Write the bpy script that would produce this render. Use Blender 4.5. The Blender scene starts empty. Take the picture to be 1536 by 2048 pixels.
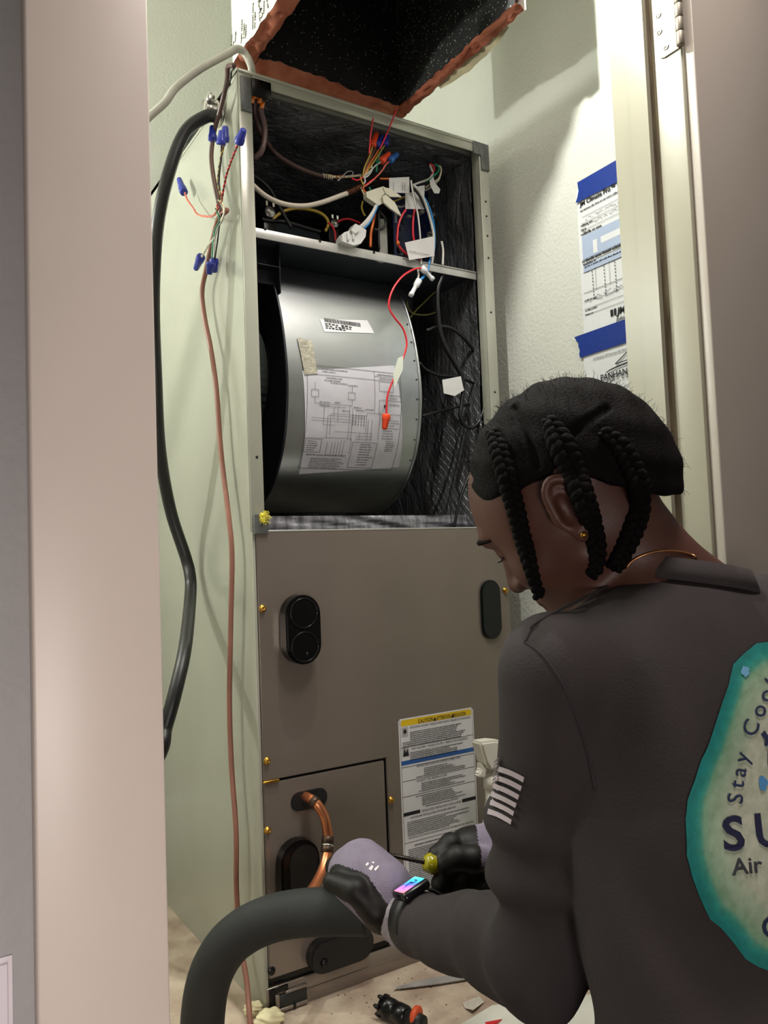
import bpy, bmesh, math, random
import numpy as np
from mathutils import Vector, Matrix
from mathutils.bvhtree import BVHTree

random.seed(7)
SC = bpy.context.scene
COL = SC.collection

# ---------------------------------------------------------------- camera
F_PX = 1606.95
YAW, PITCH, ROLL = 0.5631038, 0.0574923, -0.0392250
CAM = np.array([-0.50771, -1.20682, 0.70162])
_fw = np.array([math.sin(YAW) * math.cos(PITCH), math.cos(YAW) * math.cos(PITCH), math.sin(PITCH)])
_r = np.array([math.cos(YAW), -math.sin(YAW), 0.0])
_u = np.cross(_r, _fw)
RT = _r * math.cos(ROLL) + _u * math.sin(ROLL)
UP = -_r * math.sin(ROLL) + _u * math.cos(ROLL)
FW = _fw
cd = bpy.data.cameras.new('camera')
cam = bpy.data.objects.new('camera', cd)
COL.objects.link(cam)
cd.sensor_fit = 'AUTO'
cd.sensor_width = 36.0
cd.lens = F_PX / 2048.0 * 36.0
cd.clip_start = 0.01
cam.matrix_world = Matrix(((RT[0], UP[0], -FW[0], CAM[0]), (RT[1], UP[1], -FW[1], CAM[1]),
                           (RT[2], UP[2], -FW[2], CAM[2]), (0, 0, 0, 1)))
SC.camera = cam

# ---------------------------------------------------------------- world, lamps, exposure
w = bpy.data.worlds.new('world')
SC.world = w
w.use_nodes = True
w.node_tree.nodes['Background'].inputs[0].default_value = (0.9, 0.85, 0.8, 1)
w.node_tree.nodes['Background'].inputs[1].default_value = 0.02


def lamp(name, kind, loc, power, color, size, rot=None, size_y=None):
    d = bpy.data.lights.new(name, kind)
    d.energy = power
    d.color = color
    if kind == 'AREA':
        d.size = size
        if size_y:
            d.shape = 'RECTANGLE'
            d.size_y = size_y
    else:
        d.shadow_soft_size = size
    o = bpy.data.objects.new(name, d)
    COL.objects.link(o)
    o.location = loc
    if rot:
        o.rotation_euler = rot
    return o


lamp('closet_lamp', 'POINT', (0.09, -0.302, 1.70), 19.5, (1.0, 0.995, 0.93), 0.007)
lamp('closet_rear_lamp', 'POINT', (-0.72, 0.43, 1.47), 23.0, (0.99, 1.0, 0.94), 0.02)
lamp('hall_ceiling_lamp', 'AREA', (0.22, -0.86, 2.1), 14.0, (1.0, 0.90, 0.86), 0.35)
hs = lamp('hall_side_lamp', 'AREA', (-0.60, -1.75, 0.36), 3.9, (1.0, 0.90, 0.85), 0.4, (math.radians(86), 0, math.radians(2)))
hs.data.spread = math.radians(110)
SC.view_settings.view_transform = 'Standard'
SC.view_settings.look = 'None'
SC.view_settings.gamma = 1.0
SC.view_settings.use_curve_mapping = False
SC.view_settings.exposure = 0.0
SC.cycles.use_denoising = True
SC.cycles.max_bounces = 8


# ---------------------------------------------------------------- pixel helpers (a ray of the photograph meets a real plane)
def ray(x, y):
    return FW + RT * (x - 768.0) / F_PX - UP * (y - 1024.0) / F_PX


def un(x, y, ax, v):
    d = ray(x, y)
    return CAM + d * ((v - CAM[ax]) / d[ax])


def dp(x, y, t):
    return CAM + ray(x, y) * t


def path(pts, x0=0.0, y0=0.0, s=1.0, ax=1, v=0.0):
    """pixel path -> 3d; each point (x, y[, plane])"""
    out = []
    for p in pts:
        out.append(un(x0 + p[0] / s, y0 + p[1] / s, ax, p[2] if len(p) > 2 else v))
    return out


# ---------------------------------------------------------------- materials
def lin(c):
    return tuple(((v / 255.0) / 12.92 if v / 255.0 <= 0.04045 else ((v / 255.0 + 0.055) / 1.055) ** 2.4) for v in c)


MATS = {}


def mat(name, rgb, rough=0.5, metal=0.0, var=0.08, vscale=20.0, bump=0.0, bscale=120.0, spec=0.5, stretch=None, rgb2=None, emit=0.0, trans=0.0, coat=0.0):
    if name in MATS:
        return MATS[name]
    m = bpy.data.materials.new(name)
    m.use_nodes = True
    nt = m.node_tree
    b = nt.nodes['Principled BSDF']
    b.inputs['Roughness'].default_value = rough
    b.inputs['Metallic'].default_value = metal
    b.inputs['Specular IOR Level'].default_value = spec
    if coat:
        b.inputs['Coat Weight'].default_value = coat
    if trans:
        b.inputs['Transmission Weight'].default_value = trans
    c = lin(rgb)
    tc = nt.nodes.new('ShaderNodeTexCoord')
    vec = tc.outputs['Object']
    if stretch:
        mp = nt.nodes.new('ShaderNodeMapping')
        mp.inputs['Scale'].default_value = stretch
        nt.links.new(vec, mp.inputs['Vector'])
        vec = mp.outputs['Vector']
    n = nt.nodes.new('ShaderNodeTexNoise')
    n.inputs['Scale'].default_value = vscale
    n.inputs['Detail'].default_value = 4
    nt.links.new(vec, n.inputs['Vector'])
    mx = nt.nodes.new('ShaderNodeMix')
    mx.data_type = 'RGBA'
    c2 = lin(rgb2) if rgb2 else tuple(v * (1 - var * 2) for v in c)
    if not rgb2:
        c1 = tuple(min(1, v * (1 + var)) for v in c)
    else:
        c1 = c
    mx.inputs[6].default_value = (*c2, 1)
    mx.inputs[7].default_value = (*c1, 1)
    rp = nt.nodes.new('ShaderNodeMapRange')
    rp.inputs[1].default_value = 0.3
    rp.inputs[2].default_value = 0.7
    nt.links.new(n.outputs['Fac'], rp.inputs[0])
    nt.links.new(rp.outputs[0], mx.inputs[0])
    nt.links.new(mx.outputs[2], b.inputs['Base Color'])
    if bump:
        n2 = nt.nodes.new('ShaderNodeTexNoise')
        n2.inputs['Scale'].default_value = bscale
        n2.inputs['Detail'].default_value = 3
        nt.links.new(vec, n2.inputs['Vector'])
        bp = nt.nodes.new('ShaderNodeBump')
        bp.inputs['Strength'].default_value = bump
        bp.inputs['Distance'].default_value = 0.002
        nt.links.new(n2.outputs['Fac'], bp.inputs['Height'])
        nt.links.new(bp.outputs[0], b.inputs['Normal'])
    if emit:
        b.inputs['Emission Strength'].default_value = emit
        nt.links.new(mx.outputs[2], b.inputs['Emission Color'])
    MATS[name] = m
    return m


def nodes_of(m):
    nt = m.node_tree
    return nt, nt.nodes['Principled BSDF']


wall_m = mat('closet_wall_paint', (211, 213, 203), 0.6, var=0.02, vscale=6, bump=0.5, bscale=150)
hall_m = mat('hall_wall_paint', (168, 166, 166), 0.6, var=0.03, vscale=5, bump=0.5, bscale=90)
trim_m = mat('trim_paint', (224, 211, 201), 0.38, var=0.02, vscale=5, bump=0.05, bscale=40)
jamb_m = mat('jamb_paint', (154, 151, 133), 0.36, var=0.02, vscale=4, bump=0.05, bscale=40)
ceil_m = mat('ceiling_paint', (225, 222, 212), 0.7, var=0.02, bump=0.3, bscale=120)
floor_m = mat('hall_floor_wood', (126, 104, 84), 0.45, var=0.15, vscale=9, stretch=(1, 8, 1))
ply_m = mat('dusty_plywood', (198, 183, 162), 0.75, vscale=14, bump=0.5, bscale=160, rgb2=(152, 130, 112))
cab_m = mat('cabinet_paint', (164, 165, 151), 0.22, 0.1, var=0.02, vscale=8, spec=0.5, bump=0.03, bscale=300)
taupe_m = mat('taupe_metal_paint', (138, 128, 118), 0.24, 0.45, var=0.03, vscale=9, bump=0.04, bscale=500)
steel_m = mat('galvanised_steel', (184, 188, 188), 0.36, 1.0, var=0.08, vscale=14, bump=0.03, bscale=30, stretch=(0.3, 1, 1))
steel_d = mat('dull_steel', (78, 84, 90), 0.5, 0.6, var=0.1, vscale=10)
white_steel = mat('white_flange_steel', (180, 180, 174), 0.35, 0.35, var=0.06, vscale=30)
black_pl = mat('black_plastic', (6, 6, 7), 0.28, spec=0.4, var=0.1, bump=0.03, bscale=300)
black_rub = mat('black_rubber', (20, 20, 20), 0.5, var=0.1)
foam_m = mat('black_foam_rubber', (34, 36, 36), 0.75, var=0.1, vscale=30, bump=0.15, bscale=400)
gold_m = mat('zinc_gold', (196, 150, 66), 0.28, 0.95, var=0.1)
silver_m = mat('bright_zinc', (200, 198, 192), 0.25, 0.95, var=0.06)
hinge_m = mat('satin_nickel', (140, 132, 120), 0.5, 0.6, var=0.05)
copper_m = mat('copper', (236, 158, 110), 0.33, 0.85, var=0.15, vscale=26, rgb2=(196, 116, 78))
braze_m = mat('brazed_joint', (92, 74, 62), 0.45, 0.8, var=0.2, vscale=60)
paper_m = mat('paper_white', (226, 228, 228), 0.6, var=0.02)
label_m = mat('label_white', (220, 221, 222), 0.35, var=0.02)
ink_m = mat('ink_black', (26, 26, 28), 0.6, var=0.02)
ink_g = mat('ink_grey', (104, 104, 108), 0.6, var=0.02)
yel_p = mat('print_yellow', (226, 190, 30), 0.4, var=0.02)
blu_p = mat('print_blue', (44, 92, 160), 0.4, var=0.02)
form_p = mat('print_pale_blue', (176, 190, 214), 0.5, var=0.02)
tape_m = mat('blue_painter_tape', (16, 52, 140), 0.55, var=0.12, vscale=40, stretch=(1, 3, 20), bump=0.2, bscale=60)
ins_m = mat('duct_fibre_insulation', (184, 116, 90), 0.95, vscale=30, bump=0.7, bscale=70, rgb2=(150, 76, 52), stretch=(1, 0.4, 1))
facing_m = mat('duct_white_facing', (226, 226, 212), 0.55, var=0.03, bump=0.25, bscale=14)
nut_blue = mat('wire_nut_blue', (34, 48, 150), 0.35, var=0.08)
nut_oran = mat('wire_nut_orange', (238, 74, 30), 0.4, var=0.06)


def wire(c):
    tab = {'red': (206, 34, 44), 'yellow': (186, 158, 58), 'green': (20, 132, 92), 'white': (200, 200, 192), 'blue': (26, 124, 186),
           'black': (9, 9, 10), 'brown': (98, 62, 44), 'pink': (220, 112, 92), 'cream': (214, 204, 170), 'rose': (150, 104, 86),
           'grey': (176, 176, 164), 'orange': (222, 110, 40), 'mauve': (84, 62, 58), 'olive': (120, 118, 50)}
    return mat('wire_' + c, tab[c], 0.38, var=0.05)


# ---------------------------------------------------------------- mesh helpers
def mesh(name, verts, faces, m=None, parent=None, smooth=False, link=True):
    me = bpy.data.meshes.new(name)
    me.from_pydata([tuple(float(c) for c in v) for v in verts], [], [tuple(int(i) for i in f) for f in faces])
    me.update()
    if smooth:
        me.polygons.foreach_set('use_smooth', [True] * len(me.polygons))
    o = bpy.data.objects.new(name, me)
    if m:
        me.materials.append(m)
    if link:
        COL.objects.link(o)
    if parent is not None:
        put(o, parent)
    return o


def put(o, parent):
    o.parent = parent
    o.matrix_parent_inverse = Matrix.Translation(-Vector(parent.location)) if parent.parent is None else parent_inv(parent)


def parent_inv(p):
    off = Vector(p.location)
    q = p.parent
    mi = p.matrix_parent_inverse.to_translation()
    off = off + mi + Vector(q.location)
    return Matrix.Translation(-off)


def tag(o, label, cat, group=None):
    o['label'] = label
    o['category'] = cat
    if group:
        o['group'] = group
    return o


def thing(name, loc, label, cat, group=None):
    o = bpy.data.objects.new(name, None)
    o.empty_display_size = 0.03
    COL.objects.link(o)
    o.location = tuple(float(c) for c in loc)
    return tag(o, label, cat, group)


def struct(o):
    o['kind'] = 'structure'
    return o


def bm_obj(name, bm, m, parent=None, smooth=False, angle=None):
    me = bpy.data.meshes.new(name)
    bm.normal_update()
    if smooth:
        for f in bm.faces:
            f.smooth = True
        if angle:
            for e in bm.edges:
                if len(e.link_faces) == 2 and e.calc_face_angle(0) > angle:
                    e.smooth = False
    bm.to_mesh(me)
    bm.free()
    me.materials.append(m)
    o = bpy.data.objects.new(name, me)
    COL.objects.link(o)
    if parent is not None:
        put(o, parent)
    return o


def bm_box(bm, lo, hi, bevel=0.0):
    g = bmesh.ops.create_cube(bm, size=1.0)
    vs = g['verts']
    for v in vs:
        v.co = Vector([lo[i] if v.co[i] < 0 else hi[i] for i in range(3)])
    if bevel:
        es = list({e for v in vs for e in v.link_edges})
        bmesh.ops.bevel(bm, geom=es, offset=bevel, segments=2, affect='EDGES', profile=0.5)


def box(name, lo, hi, m, parent=None, bevel=0.0):
    bm = bmesh.new()
    bm_box(bm, lo, hi, bevel)
    return bm_obj(name, bm, m, parent, smooth=bool(bevel), angle=0.9)


def boxes(name, lst, m, parent=None, bevel=0.0):
    bm = bmesh.new()
    for lo, hi in lst:
        bm_box(bm, lo, hi, bevel)
    return bm_obj(name, bm, m, parent, smooth=bool(bevel), angle=0.9)


def spline(pts, res=6):
    P = [np.array(p, float) for p in pts]
    if len(P) < 3:
        return P
    P = [2 * P[0] - P[1]] + P + [2 * P[-1] - P[-2]]
    out = []
    for i in range(1, len(P) - 2):
        a, b, c, d = P[i - 1:i + 3]
        for k in range(res):
            t = k / res
            out.append(0.5 * ((2 * b) + (c - a) * t + (2 * a - 5 * b + 4 * c - d) * t * t + (3 * b - a - 3 * c + d) * t ** 3))
    out.append(P[-2])
    return out


def sweep(pts, r, seg=8):
    """returns verts, faces of a tube (r number or list)"""
    P = [np.array(p, float) for p in pts]
    n = len(P)
    R = [r] * n if np.isscalar(r) else list(r)
    T = []
    for i in range(n):
        t = P[min(i + 1, n - 1)] - P[max(i - 1, 0)]
        T.append(t / (np.linalg.norm(t) + 1e-12))
    a = np.array([0, 0, 1.0]) if abs(T[0][2]) < 0.9 else np.array([1.0, 0, 0])
    N = np.cross(T[0], a)
    N /= np.linalg.norm(N)
    V, Fc = [], []
    for i in range(n):
        N = N - T[i] * (N @ T[i])
        N /= np.linalg.norm(N)
        B = np.cross(T[i], N)
        for k in range(seg):
            an = 2 * math.pi * k / seg
            V.append(P[i] + (N * math.cos(an) + B * math.sin(an)) * R[i])
    for i in range(n - 1):
        for k in range(seg):
            k2 = (k + 1) % seg
            Fc.append((i * seg + k, i * seg + k2, (i + 1) * seg + k2, (i + 1) * seg + k))
    Fc.append(tuple(range(seg - 1, -1, -1)))
    Fc.append(tuple((n - 1) * seg + k for k in range(seg)))
    return V, Fc


def tube(name, pts, r, m, parent=None, seg=8, res=6, raw=False):
    P = pts if raw else spline(pts, res)
    if not np.isscalar(r) and len(r) != len(P):
        r = np.interp(np.linspace(0, 1, len(P)), np.linspace(0, 1, len(r)), r)
    V, Fc = sweep(P, r, seg)
    return mesh(name, V, Fc, m, parent, True)


def twist(name, pts, r, pitch, m, parent=None, phase=0.0, off=None, seg=6):
    """one conductor of a twisted pair around the path"""
    P = spline(pts, 10)
    off = off or r
    out = []
    d = 0.0
    for i, p in enumerate(P):
        t = P[min(i + 1, len(P) - 1)] - P[max(i - 1, 0)]
        t = t / (np.linalg.norm(t) + 1e-12)
        n = np.cross(t, FW)
        n /= np.linalg.norm(n) + 1e-12
        b = np.cross(t, n)
        if i:
            d += np.linalg.norm(P[i] - P[i - 1])
        a = phase + 2 * math.pi * d / pitch
        out.append(p + (n * math.cos(a) + b * math.sin(a)) * off)
    return tube(name, out, r, m, parent, seg, raw=True)


def lathe(name, a, b, prof, m, parent=None, seg=20, ribs=0, ribamp=0.0, smooth=True):
    """revolve prof [(s along a->b in 0..1, radius)]"""
    a = np.array(a, float)
    b = np.array(b, float)
    ax = b - a
    L = np.linalg.norm(ax)
    t = ax / L
    q = np.array([0, 0, 1.0]) if abs(t[2]) < 0.9 else np.array([1.0, 0, 0])
    n = np.cross(t, q)
    n /= np.linalg.norm(n)
    bb = np.cross(t, n)
    V, Fc = [], []
    for s, r in prof:
        for k in range(seg):
            an = 2 * math.pi * k / seg
            rr = r * (1 + (ribamp * (1 if k % 2 else -1) if ribs else 0))
            V.append(a + t * L * s + (n * math.cos(an) + bb * math.sin(an)) * rr)
    for i in range(len(prof) - 1):
        for k in range(seg):
            k2 = (k + 1) % seg
            Fc.append((i * seg + k, i * seg + k2, (i + 1) * seg + k2, (i + 1) * seg + k))
    Fc.append(tuple(range(seg - 1, -1, -1)))
    Fc.append(tuple((len(prof) - 1) * seg + k for k in range(seg)))
    o = mesh(name, V, Fc, m, parent, smooth)
    return o


def prism(name, poly, ax, lo, hi, m, parent=None, bevel=0.0, smooth=False):
    """extrude a 2d polygon along axis ax (0: poly=(y,z), 1: poly=(x,z), 2: poly=(x,y))"""
    n = len(poly)

    def v(p, h):
        return {0: (h, p[0], p[1]), 1: (p[0], h, p[1]), 2: (p[0], p[1], h)}[ax]
    V = [v(p, lo) for p in poly] + [v(p, hi) for p in poly]
    Fc = [tuple(range(n)), tuple(range(2 * n - 1, n - 1, -1))] + [(i, i + n, (i + 1) % n + n, (i + 1) % n) for i in range(n)]
    o = mesh(name, V, Fc, m, None)
    bm = bmesh.new()
    bm.from_mesh(o.data)
    bmesh.ops.recalc_face_normals(bm, faces=bm.faces)
    if bevel:
        bmesh.ops.bevel(bm, geom=[e for e in bm.edges if e.calc_face_angle(0) > 0.5], offset=bevel, segments=2, affect='EDGES')
    for f in bm.faces:
        f.smooth = smooth
    if smooth:
        for e in bm.edges:
            if len(e.link_faces) == 2 and e.calc_face_angle(0) > 0.6:
                e.smooth = False
    bm.to_mesh(o.data)
    bm.free()
    if parent is not None:
        put(o, parent)
    return o


def obround(cx, cz, w_, h_, tilt=0.0, n=12):
    """capsule outline; longer side along v when h>w"""
    r = min(w_, h_) / 2
    L = max(w_, h_) / 2 - r
    pts = []
    for k in range(n + 1):
        a = math.pi * k / n
        pts.append((r * math.cos(a), L + r * math.sin(a)))
    for k in range(n + 1):
        a = math.pi + math.pi * k / n
        pts.append((r * math.cos(a), -L + r * math.sin(a)))
    if w_ > h_:
        pts = [(y, -x) for x, y in pts]
    c, s = math.cos(tilt), math.sin(tilt)
    return [(cx + x * c - y * s, cz + x * s + y * c) for x, y in pts]


def text_geo(s, size=1.0, bold=0.0, shear=0.0, spacing=1.0, align='LEFT'):
    cu = bpy.data.curves.new('t', 'FONT')
    cu.body = s
    cu.size = size
    cu.offset = bold * size
    cu.shear = shear
    cu.space_character = spacing
    cu.align_x = align
    cu.resolution_u = 3
    o = bpy.data.objects.new('t', cu)
    COL.objects.link(o)
    dg = bpy.context.evaluated_depsgraph_get()
    dg.update()
    me = o.evaluated_get(dg).to_mesh()
    V = [(v.co.x, v.co.y) for v in me.vertices]
    Fc = [tuple(p.vertices) for p in me.polygons]
    o.evaluated_get(dg).to_mesh_clear()
    bpy.data.objects.remove(o)
    bpy.data.curves.remove(cu)
    return V, Fc


class Flat:
    """collects flat print (bars, text, polygons) in (u,v) and maps it to 3d"""

    def __init__(self, f):
        self.f = f
        self.V = []
        self.F = []

    def poly(self, pts):
        b = len(self.V)
        self.V += [self.f(*p) for p in pts]
        self.F.append(tuple(range(b, b + len(pts))))

    def rect(self, u0, v0, u1, v1):
        self.poly([(u0, v0), (u1, v0), (u1, v1), (u0, v1)])

    def line(self, u0, v0, u1, v1, t):
        du, dv = u1 - u0, v1 - v0
        L = math.hypot(du, dv) or 1
        nu, nv = -dv / L * t / 2, du / L * t / 2
        self.poly([(u0 - nu, v0 - nv), (u1 - nu, v1 - nv), (u1 + nu, v1 + nv), (u0 + nu, v0 + nv)])

    def words(self, u0, u1, v, h, rnd, slant=0.0):
        """an unreadably small line of print: little letter blocks with word gaps"""
        u = u0
        while u < u1:
            for _ in range(rnd.randint(2, 8)):
                wl = h * rnd.uniform(0.35, 0.6)
                if u + wl > u1:
                    return
                hh = h * rnd.choice((0.62, 0.7, 1.0, 0.66))
                self.rect(u, v, u + wl, v + hh)
                u += wl + h * 0.16
            u += h * 0.4

    def text(self, s, u, v, size, rot=0.0, align='LEFT', bold=0.0, shear=0.0, spacing=1.0, sx=1.0):
        V, Fc = text_geo(s, size, bold, shear, spacing, align)
        c, sn = math.cos(rot), math.sin(rot)
        b = len(self.V)
        self.V += [self.f(u + x * sx * c - y * sn, v + x * sx * sn + y * c) for x, y in V]
        self.F += [tuple(i + b for i in f) for f in Fc]

    def build(self, name, m, parent):
        o = mesh(name, self.V, self.F, m, parent)
        return o


# ================================================================= STRUCTURE
FZ = -0.75      # hall floor; the closet platform is z = 0
CZ = 2.25       # ceiling
YF, YB = -0.52, -0.41       # doorway wall, hall face / closet face
XL, XR = -0.306, 0.45       # door opening between the jambs
HEAD = 1.98                 # door head
RW = 0.60                   # closet right wall
BW = 0.60                   # closet back wall
LW = -1.00                  # closet left wall

struct(box('floor', (-1.7, -2.8, FZ - 0.05), (1.9, 0.75, FZ), floor_m))
struct(box('ceiling', (-1.7, -2.8, CZ), (1.9, 0.75, CZ + 0.05), ceil_m))
struct(box('wall_back', (LW - 0.1, BW, FZ), (RW + 0.1, BW + 0.1, CZ), wall_m))
# closet right wall, with a few grey scuffs
wr = struct(box('wall_right', (RW, YB, FZ), (RW + 0.1, BW, CZ), mat('closet_wall_paint_right', (211, 213, 203), 0.6, var=0.02, vscale=6, bump=0.65, bscale=140)))
struct(box('wall_left', (LW - 0.1, YB, FZ), (LW, BW, CZ), wall_m))
struct(boxes('wall_front', [((-1.7, YF, FZ), (XL - 0.02, YB, CZ)), ((XR + 0.02, YF, FZ), (1.9, YB, CZ)),
                            ((XL - 0.02, YF, HEAD + 0.02), (XR + 0.02, YB, CZ))], hall_m))
struct(box('wall_hall_left', (-1.8, -2.8, FZ), (-1.7, YF, CZ), hall_m))
struct(box('wall_hall_right', (1.9, -2.8, FZ), (2.0, YF, CZ), hall_m))
struct(box('wall_hall_rear', (-1.7, -2.9, FZ), (1.9, -2.8, CZ), hall_m))

# left jamb + casing
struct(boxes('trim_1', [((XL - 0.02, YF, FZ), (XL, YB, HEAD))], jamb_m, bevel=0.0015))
struct(box('trim_2', (-0.4075, YF - 0.017, FZ), (XL - 0.002, YF + 0.0, HEAD + 0.1), trim_m, bevel=0.002))
# right jamb: board, stop, casing
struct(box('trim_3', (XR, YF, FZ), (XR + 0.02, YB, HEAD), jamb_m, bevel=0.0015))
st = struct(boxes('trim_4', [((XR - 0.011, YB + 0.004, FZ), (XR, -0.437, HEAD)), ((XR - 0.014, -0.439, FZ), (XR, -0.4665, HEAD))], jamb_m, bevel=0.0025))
gap_m = mat('dirty_gap', (74, 62, 44), 0.9, rgb2=(128, 116, 92), vscale=60, stretch=(1, 1, 0.2))
struct(box('trim_5', (XR - 0.003, -0.4745, FZ), (XR + 0.001, -0.4660, HEAD), gap_m))
struct(box('trim_6', (XR + 0.006, YF - 0.016, FZ), (XR + 0.24, YF, HEAD + 0.1), mat('trim_paint_shaded', (168, 160, 150), 0.38, var=0.02, vscale=5), bevel=0.002))  # darker copy of the trim paint; the dimmer light is in its colour
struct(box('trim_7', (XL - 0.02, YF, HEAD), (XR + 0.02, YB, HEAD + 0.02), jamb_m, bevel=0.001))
struct(box('trim_8', (XL - 0.002, YF - 0.017, HEAD), (XR + 0.006, YF, HEAD + 0.1), trim_m, bevel=0.002))
struct(box('baseboard_back', (LW, BW - 0.012, 0), (RW, BW, 0.185), wall_m, bevel=0.002))
struct(box('baseboard_left', (LW, YB, 0), (LW + 0.012, BW - 0.012, 0.185), wall_m, bevel=0.002))
struct(box('baseboard_right', (RW - 0.012, YB, 0), (RW, BW - 0.012, 0.185), wall_m, bevel=0.002))

# closet platform
pf = box('plywood_platform', (LW + 0.002, YB + 0.002, -0.05), (RW - 0.002, BW - 0.002, 0.0), ply_m)
tag(pf, 'dusty beige plywood platform under the air handler', 'platform')
box('riser', (LW + 0.002, YB + 0.002, FZ), (RW - 0.002, YB + 0.02, -0.05), wall_m, pf)

# ================================================================= AIR HANDLER
W, H, D = 0.533, 1.524, 0.545
ah = thing('air_handler', (W / 2, D / 2, 0), 'tall beige and taupe air handler cabinet with its upper front panel removed', 'air handler')
box('side_panel', (0.0, 0.0, 0.0), (0.0015, D, H - 0.002), cab_m, ah)
box('side_panel', (W - 0.0015, 0.0, 0.0), (W, D, H - 0.002), cab_m, ah)
box('back_panel', (0.0015, D - 0.0015, 0.0), (W - 0.0015, D, H), cab_m, ah)
# corner posts of the open upper half
for x0, x1 in ((0.0, 0.0235), (0.510, 0.533)):
    p = boxes('corner_post', [((x0, -0.002, 0.752), (x1, 0.002, H)), ((x0 if x0 else 0.0215, 0.002, 0.752), (x0 + 0.002 if x0 else 0.0235, 0.022, H))], cab_m, ah, 0.0006)
    for z in (0.86, 1.02, 1.18, 1.29, 1.335, 1.375, 1.405):
        if x0:
            lathe('punched_hole', (x0 + 0.012, -0.0026, z), (x0 + 0.012, -0.002, z), [(0, 0.0022), (1, 0.0022)], black_pl, p, 8)
    if not x0:
        lathe('punched_hole', un(514, 914, 1, -0.0026), un(514, 914, 1, -0.0026) + np.array([0, 0.0006, 0]), [(0, 0.0024), (1, 0.0024)], black_pl, p, 8)
rail = boxes('top_rail', [((0.0, -0.004, H - 0.006), (W, 0.03, H)), ((0.024, -0.003, H - 0.0225), (0.51, 0.0, H - 0.006))], cab_m, ah, 0.0012)
# dark gasket corner brackets
br = mat('grey_gasket_tape', (96, 98, 96), 0.4, 0.3, var=0.15, vscale=60)
boxes('corner_bracket', [((0.003, -0.0045, 1.452), (0.0225, -0.002, 1.512))], br, ah, 0.001)
boxes('corner_bracket', [((0.0228, -0.006, 1.482), (0.058, -0.003, 1.513))], black_pl, ah, 0.001)
boxes('corner_bracket', [((0.5135, -0.005, 1.468), (0.534, -0.002, 1.523)), ((0.494, -0.0055, 1.497), (0.5134, -0.003, 1.523))], br, ah, 0.001)

# black reinforced foil lining
foil = mat('black_foil_lining', (112, 114, 116), 0.34, 0.45, var=0.35, vscale=16, stretch=(1.0, 1.0, 0.35))
nt, b = nodes_of(foil)
tc = nt.nodes.new('ShaderNodeTexCoord')
mpn = nt.nodes.new('ShaderNodeMapping')
mpn.inputs['Scale'].default_value = (1, 1, 0.35)
nt.links.new(tc.outputs['Object'], mpn.inputs[0])
wv = nt.nodes.new('ShaderNodeTexNoise')
wv.inputs['Scale'].default_value = 38
wv.inputs['Detail'].default_value = 6
wv.inputs['Distortion'].default_value = 1.2
nt.links.new(mpn.outputs[0], wv.inputs['Vector'])
sep = nt.nodes.new('ShaderNodeSeparateXYZ')
nt.links.new(tc.outputs['Object'], sep.inputs[0])


def math_node(op, a, b_=None):
    n = nt.nodes.new('ShaderNodeMath')
    n.operation = op
    for i, q in enumerate((a, b_)):
        if q is None:
            continue
        if isinstance(q, (int, float)):
            n.inputs[i].default_value = q
        else:
            nt.links.new(q, n.inputs[i])
    return n.outputs[0]


hxy = math_node('ADD', sep.outputs[0], sep.outputs[1])
l1 = math_node('ABSOLUTE', math_node('SINE', math_node('MULTIPLY', math_node('ADD', hxy, math_node('MULTIPLY', sep.outputs[2], 0.9)), 170.0)))
l2 = math_node('ABSOLUTE', math_node('SINE', math_node('MULTIPLY', math_node('SUBTRACT', hxy, math_node('MULTIPLY', sep.outputs[2], 0.9)), 170.0)))
l3 = math_node('ABSOLUTE', math_node('SINE', math_node('MULTIPLY', hxy, 260.0)))
scr = math_node('MINIMUM', math_node('MINIMUM', l1, l2), l3)
scr = math_node('MINIMUM', math_node('MULTIPLY', scr, 5.0), 1.0)
hgt = math_node('ADD', math_node('MULTIPLY', wv.outputs['Fac'], 4.0), math_node('MULTIPLY', scr, -0.35))
bp = nt.nodes.new('ShaderNodeBump')
bp.inputs['Strength'].default_value = 0.8
bp.inputs['Distance'].default_value = 0.004
nt.links.new(hgt, bp.inputs['Height'])
nt.links.new(bp.outputs[0], b.inputs['Normal'])


def sheet(name, f, nu, nv, m, parent, amp=0.004, nrm=(0, 0, 1), seed=0):
    """slightly puckered sheet from f(u,v)"""
    rnd = random.Random(seed)
    ph = [(rnd.uniform(6, 40), rnd.uniform(6, 40), rnd.uniform(0, 6.3)) for _ in range(7)]
    V, Fc = [], []
    for j in range(nv + 1):
        for i in range(nu + 1):
            u, v = i / nu, j / nv
            d = sum(math.sin(a * u + b_ * v + c) for a, b_, c in ph) / 7 * amp
            V.append(np.array(f(u, v)) + np.array(nrm) * d)
    for j in range(nv):
        for i in range(nu):
            q = j * (nu + 1) + i
            Fc.append((q, q + 1, q + nu + 2, q + nu + 1))
    return mesh(name, V, Fc, m, parent, True)


sheet('foil_liner', lambda u, v: (0.024 + 0.486 * u, 0.52, 0.70 + 0.80 * v), 40, 60, foil, ah, 0.006, (0, 1, 0), 1)
sheet('foil_liner', lambda u, v: (0.506, 0.022 + 0.49 * u, 0.70 + 0.80 * v), 40, 60, foil, ah, 0.005, (1, 0, 0), 2)
sheet('foil_liner', lambda u, v: (0.028, 0.51 - 0.485 * u, 0.70 + 0.80 * v), 30, 50, foil, ah, 0.003, (1, 0, 0), 3)
sheet('foil_liner', lambda u, v: (0.024 + 0.486 * u, 0.02 + 0.50 * v, 1.502), 40, 40, foil, ah, 0.004, (0, 0, 1), 4)
box('top_panel', (0.0, 0.03, 1.512), (W, D, 1.5225), cab_m, ah)
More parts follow.
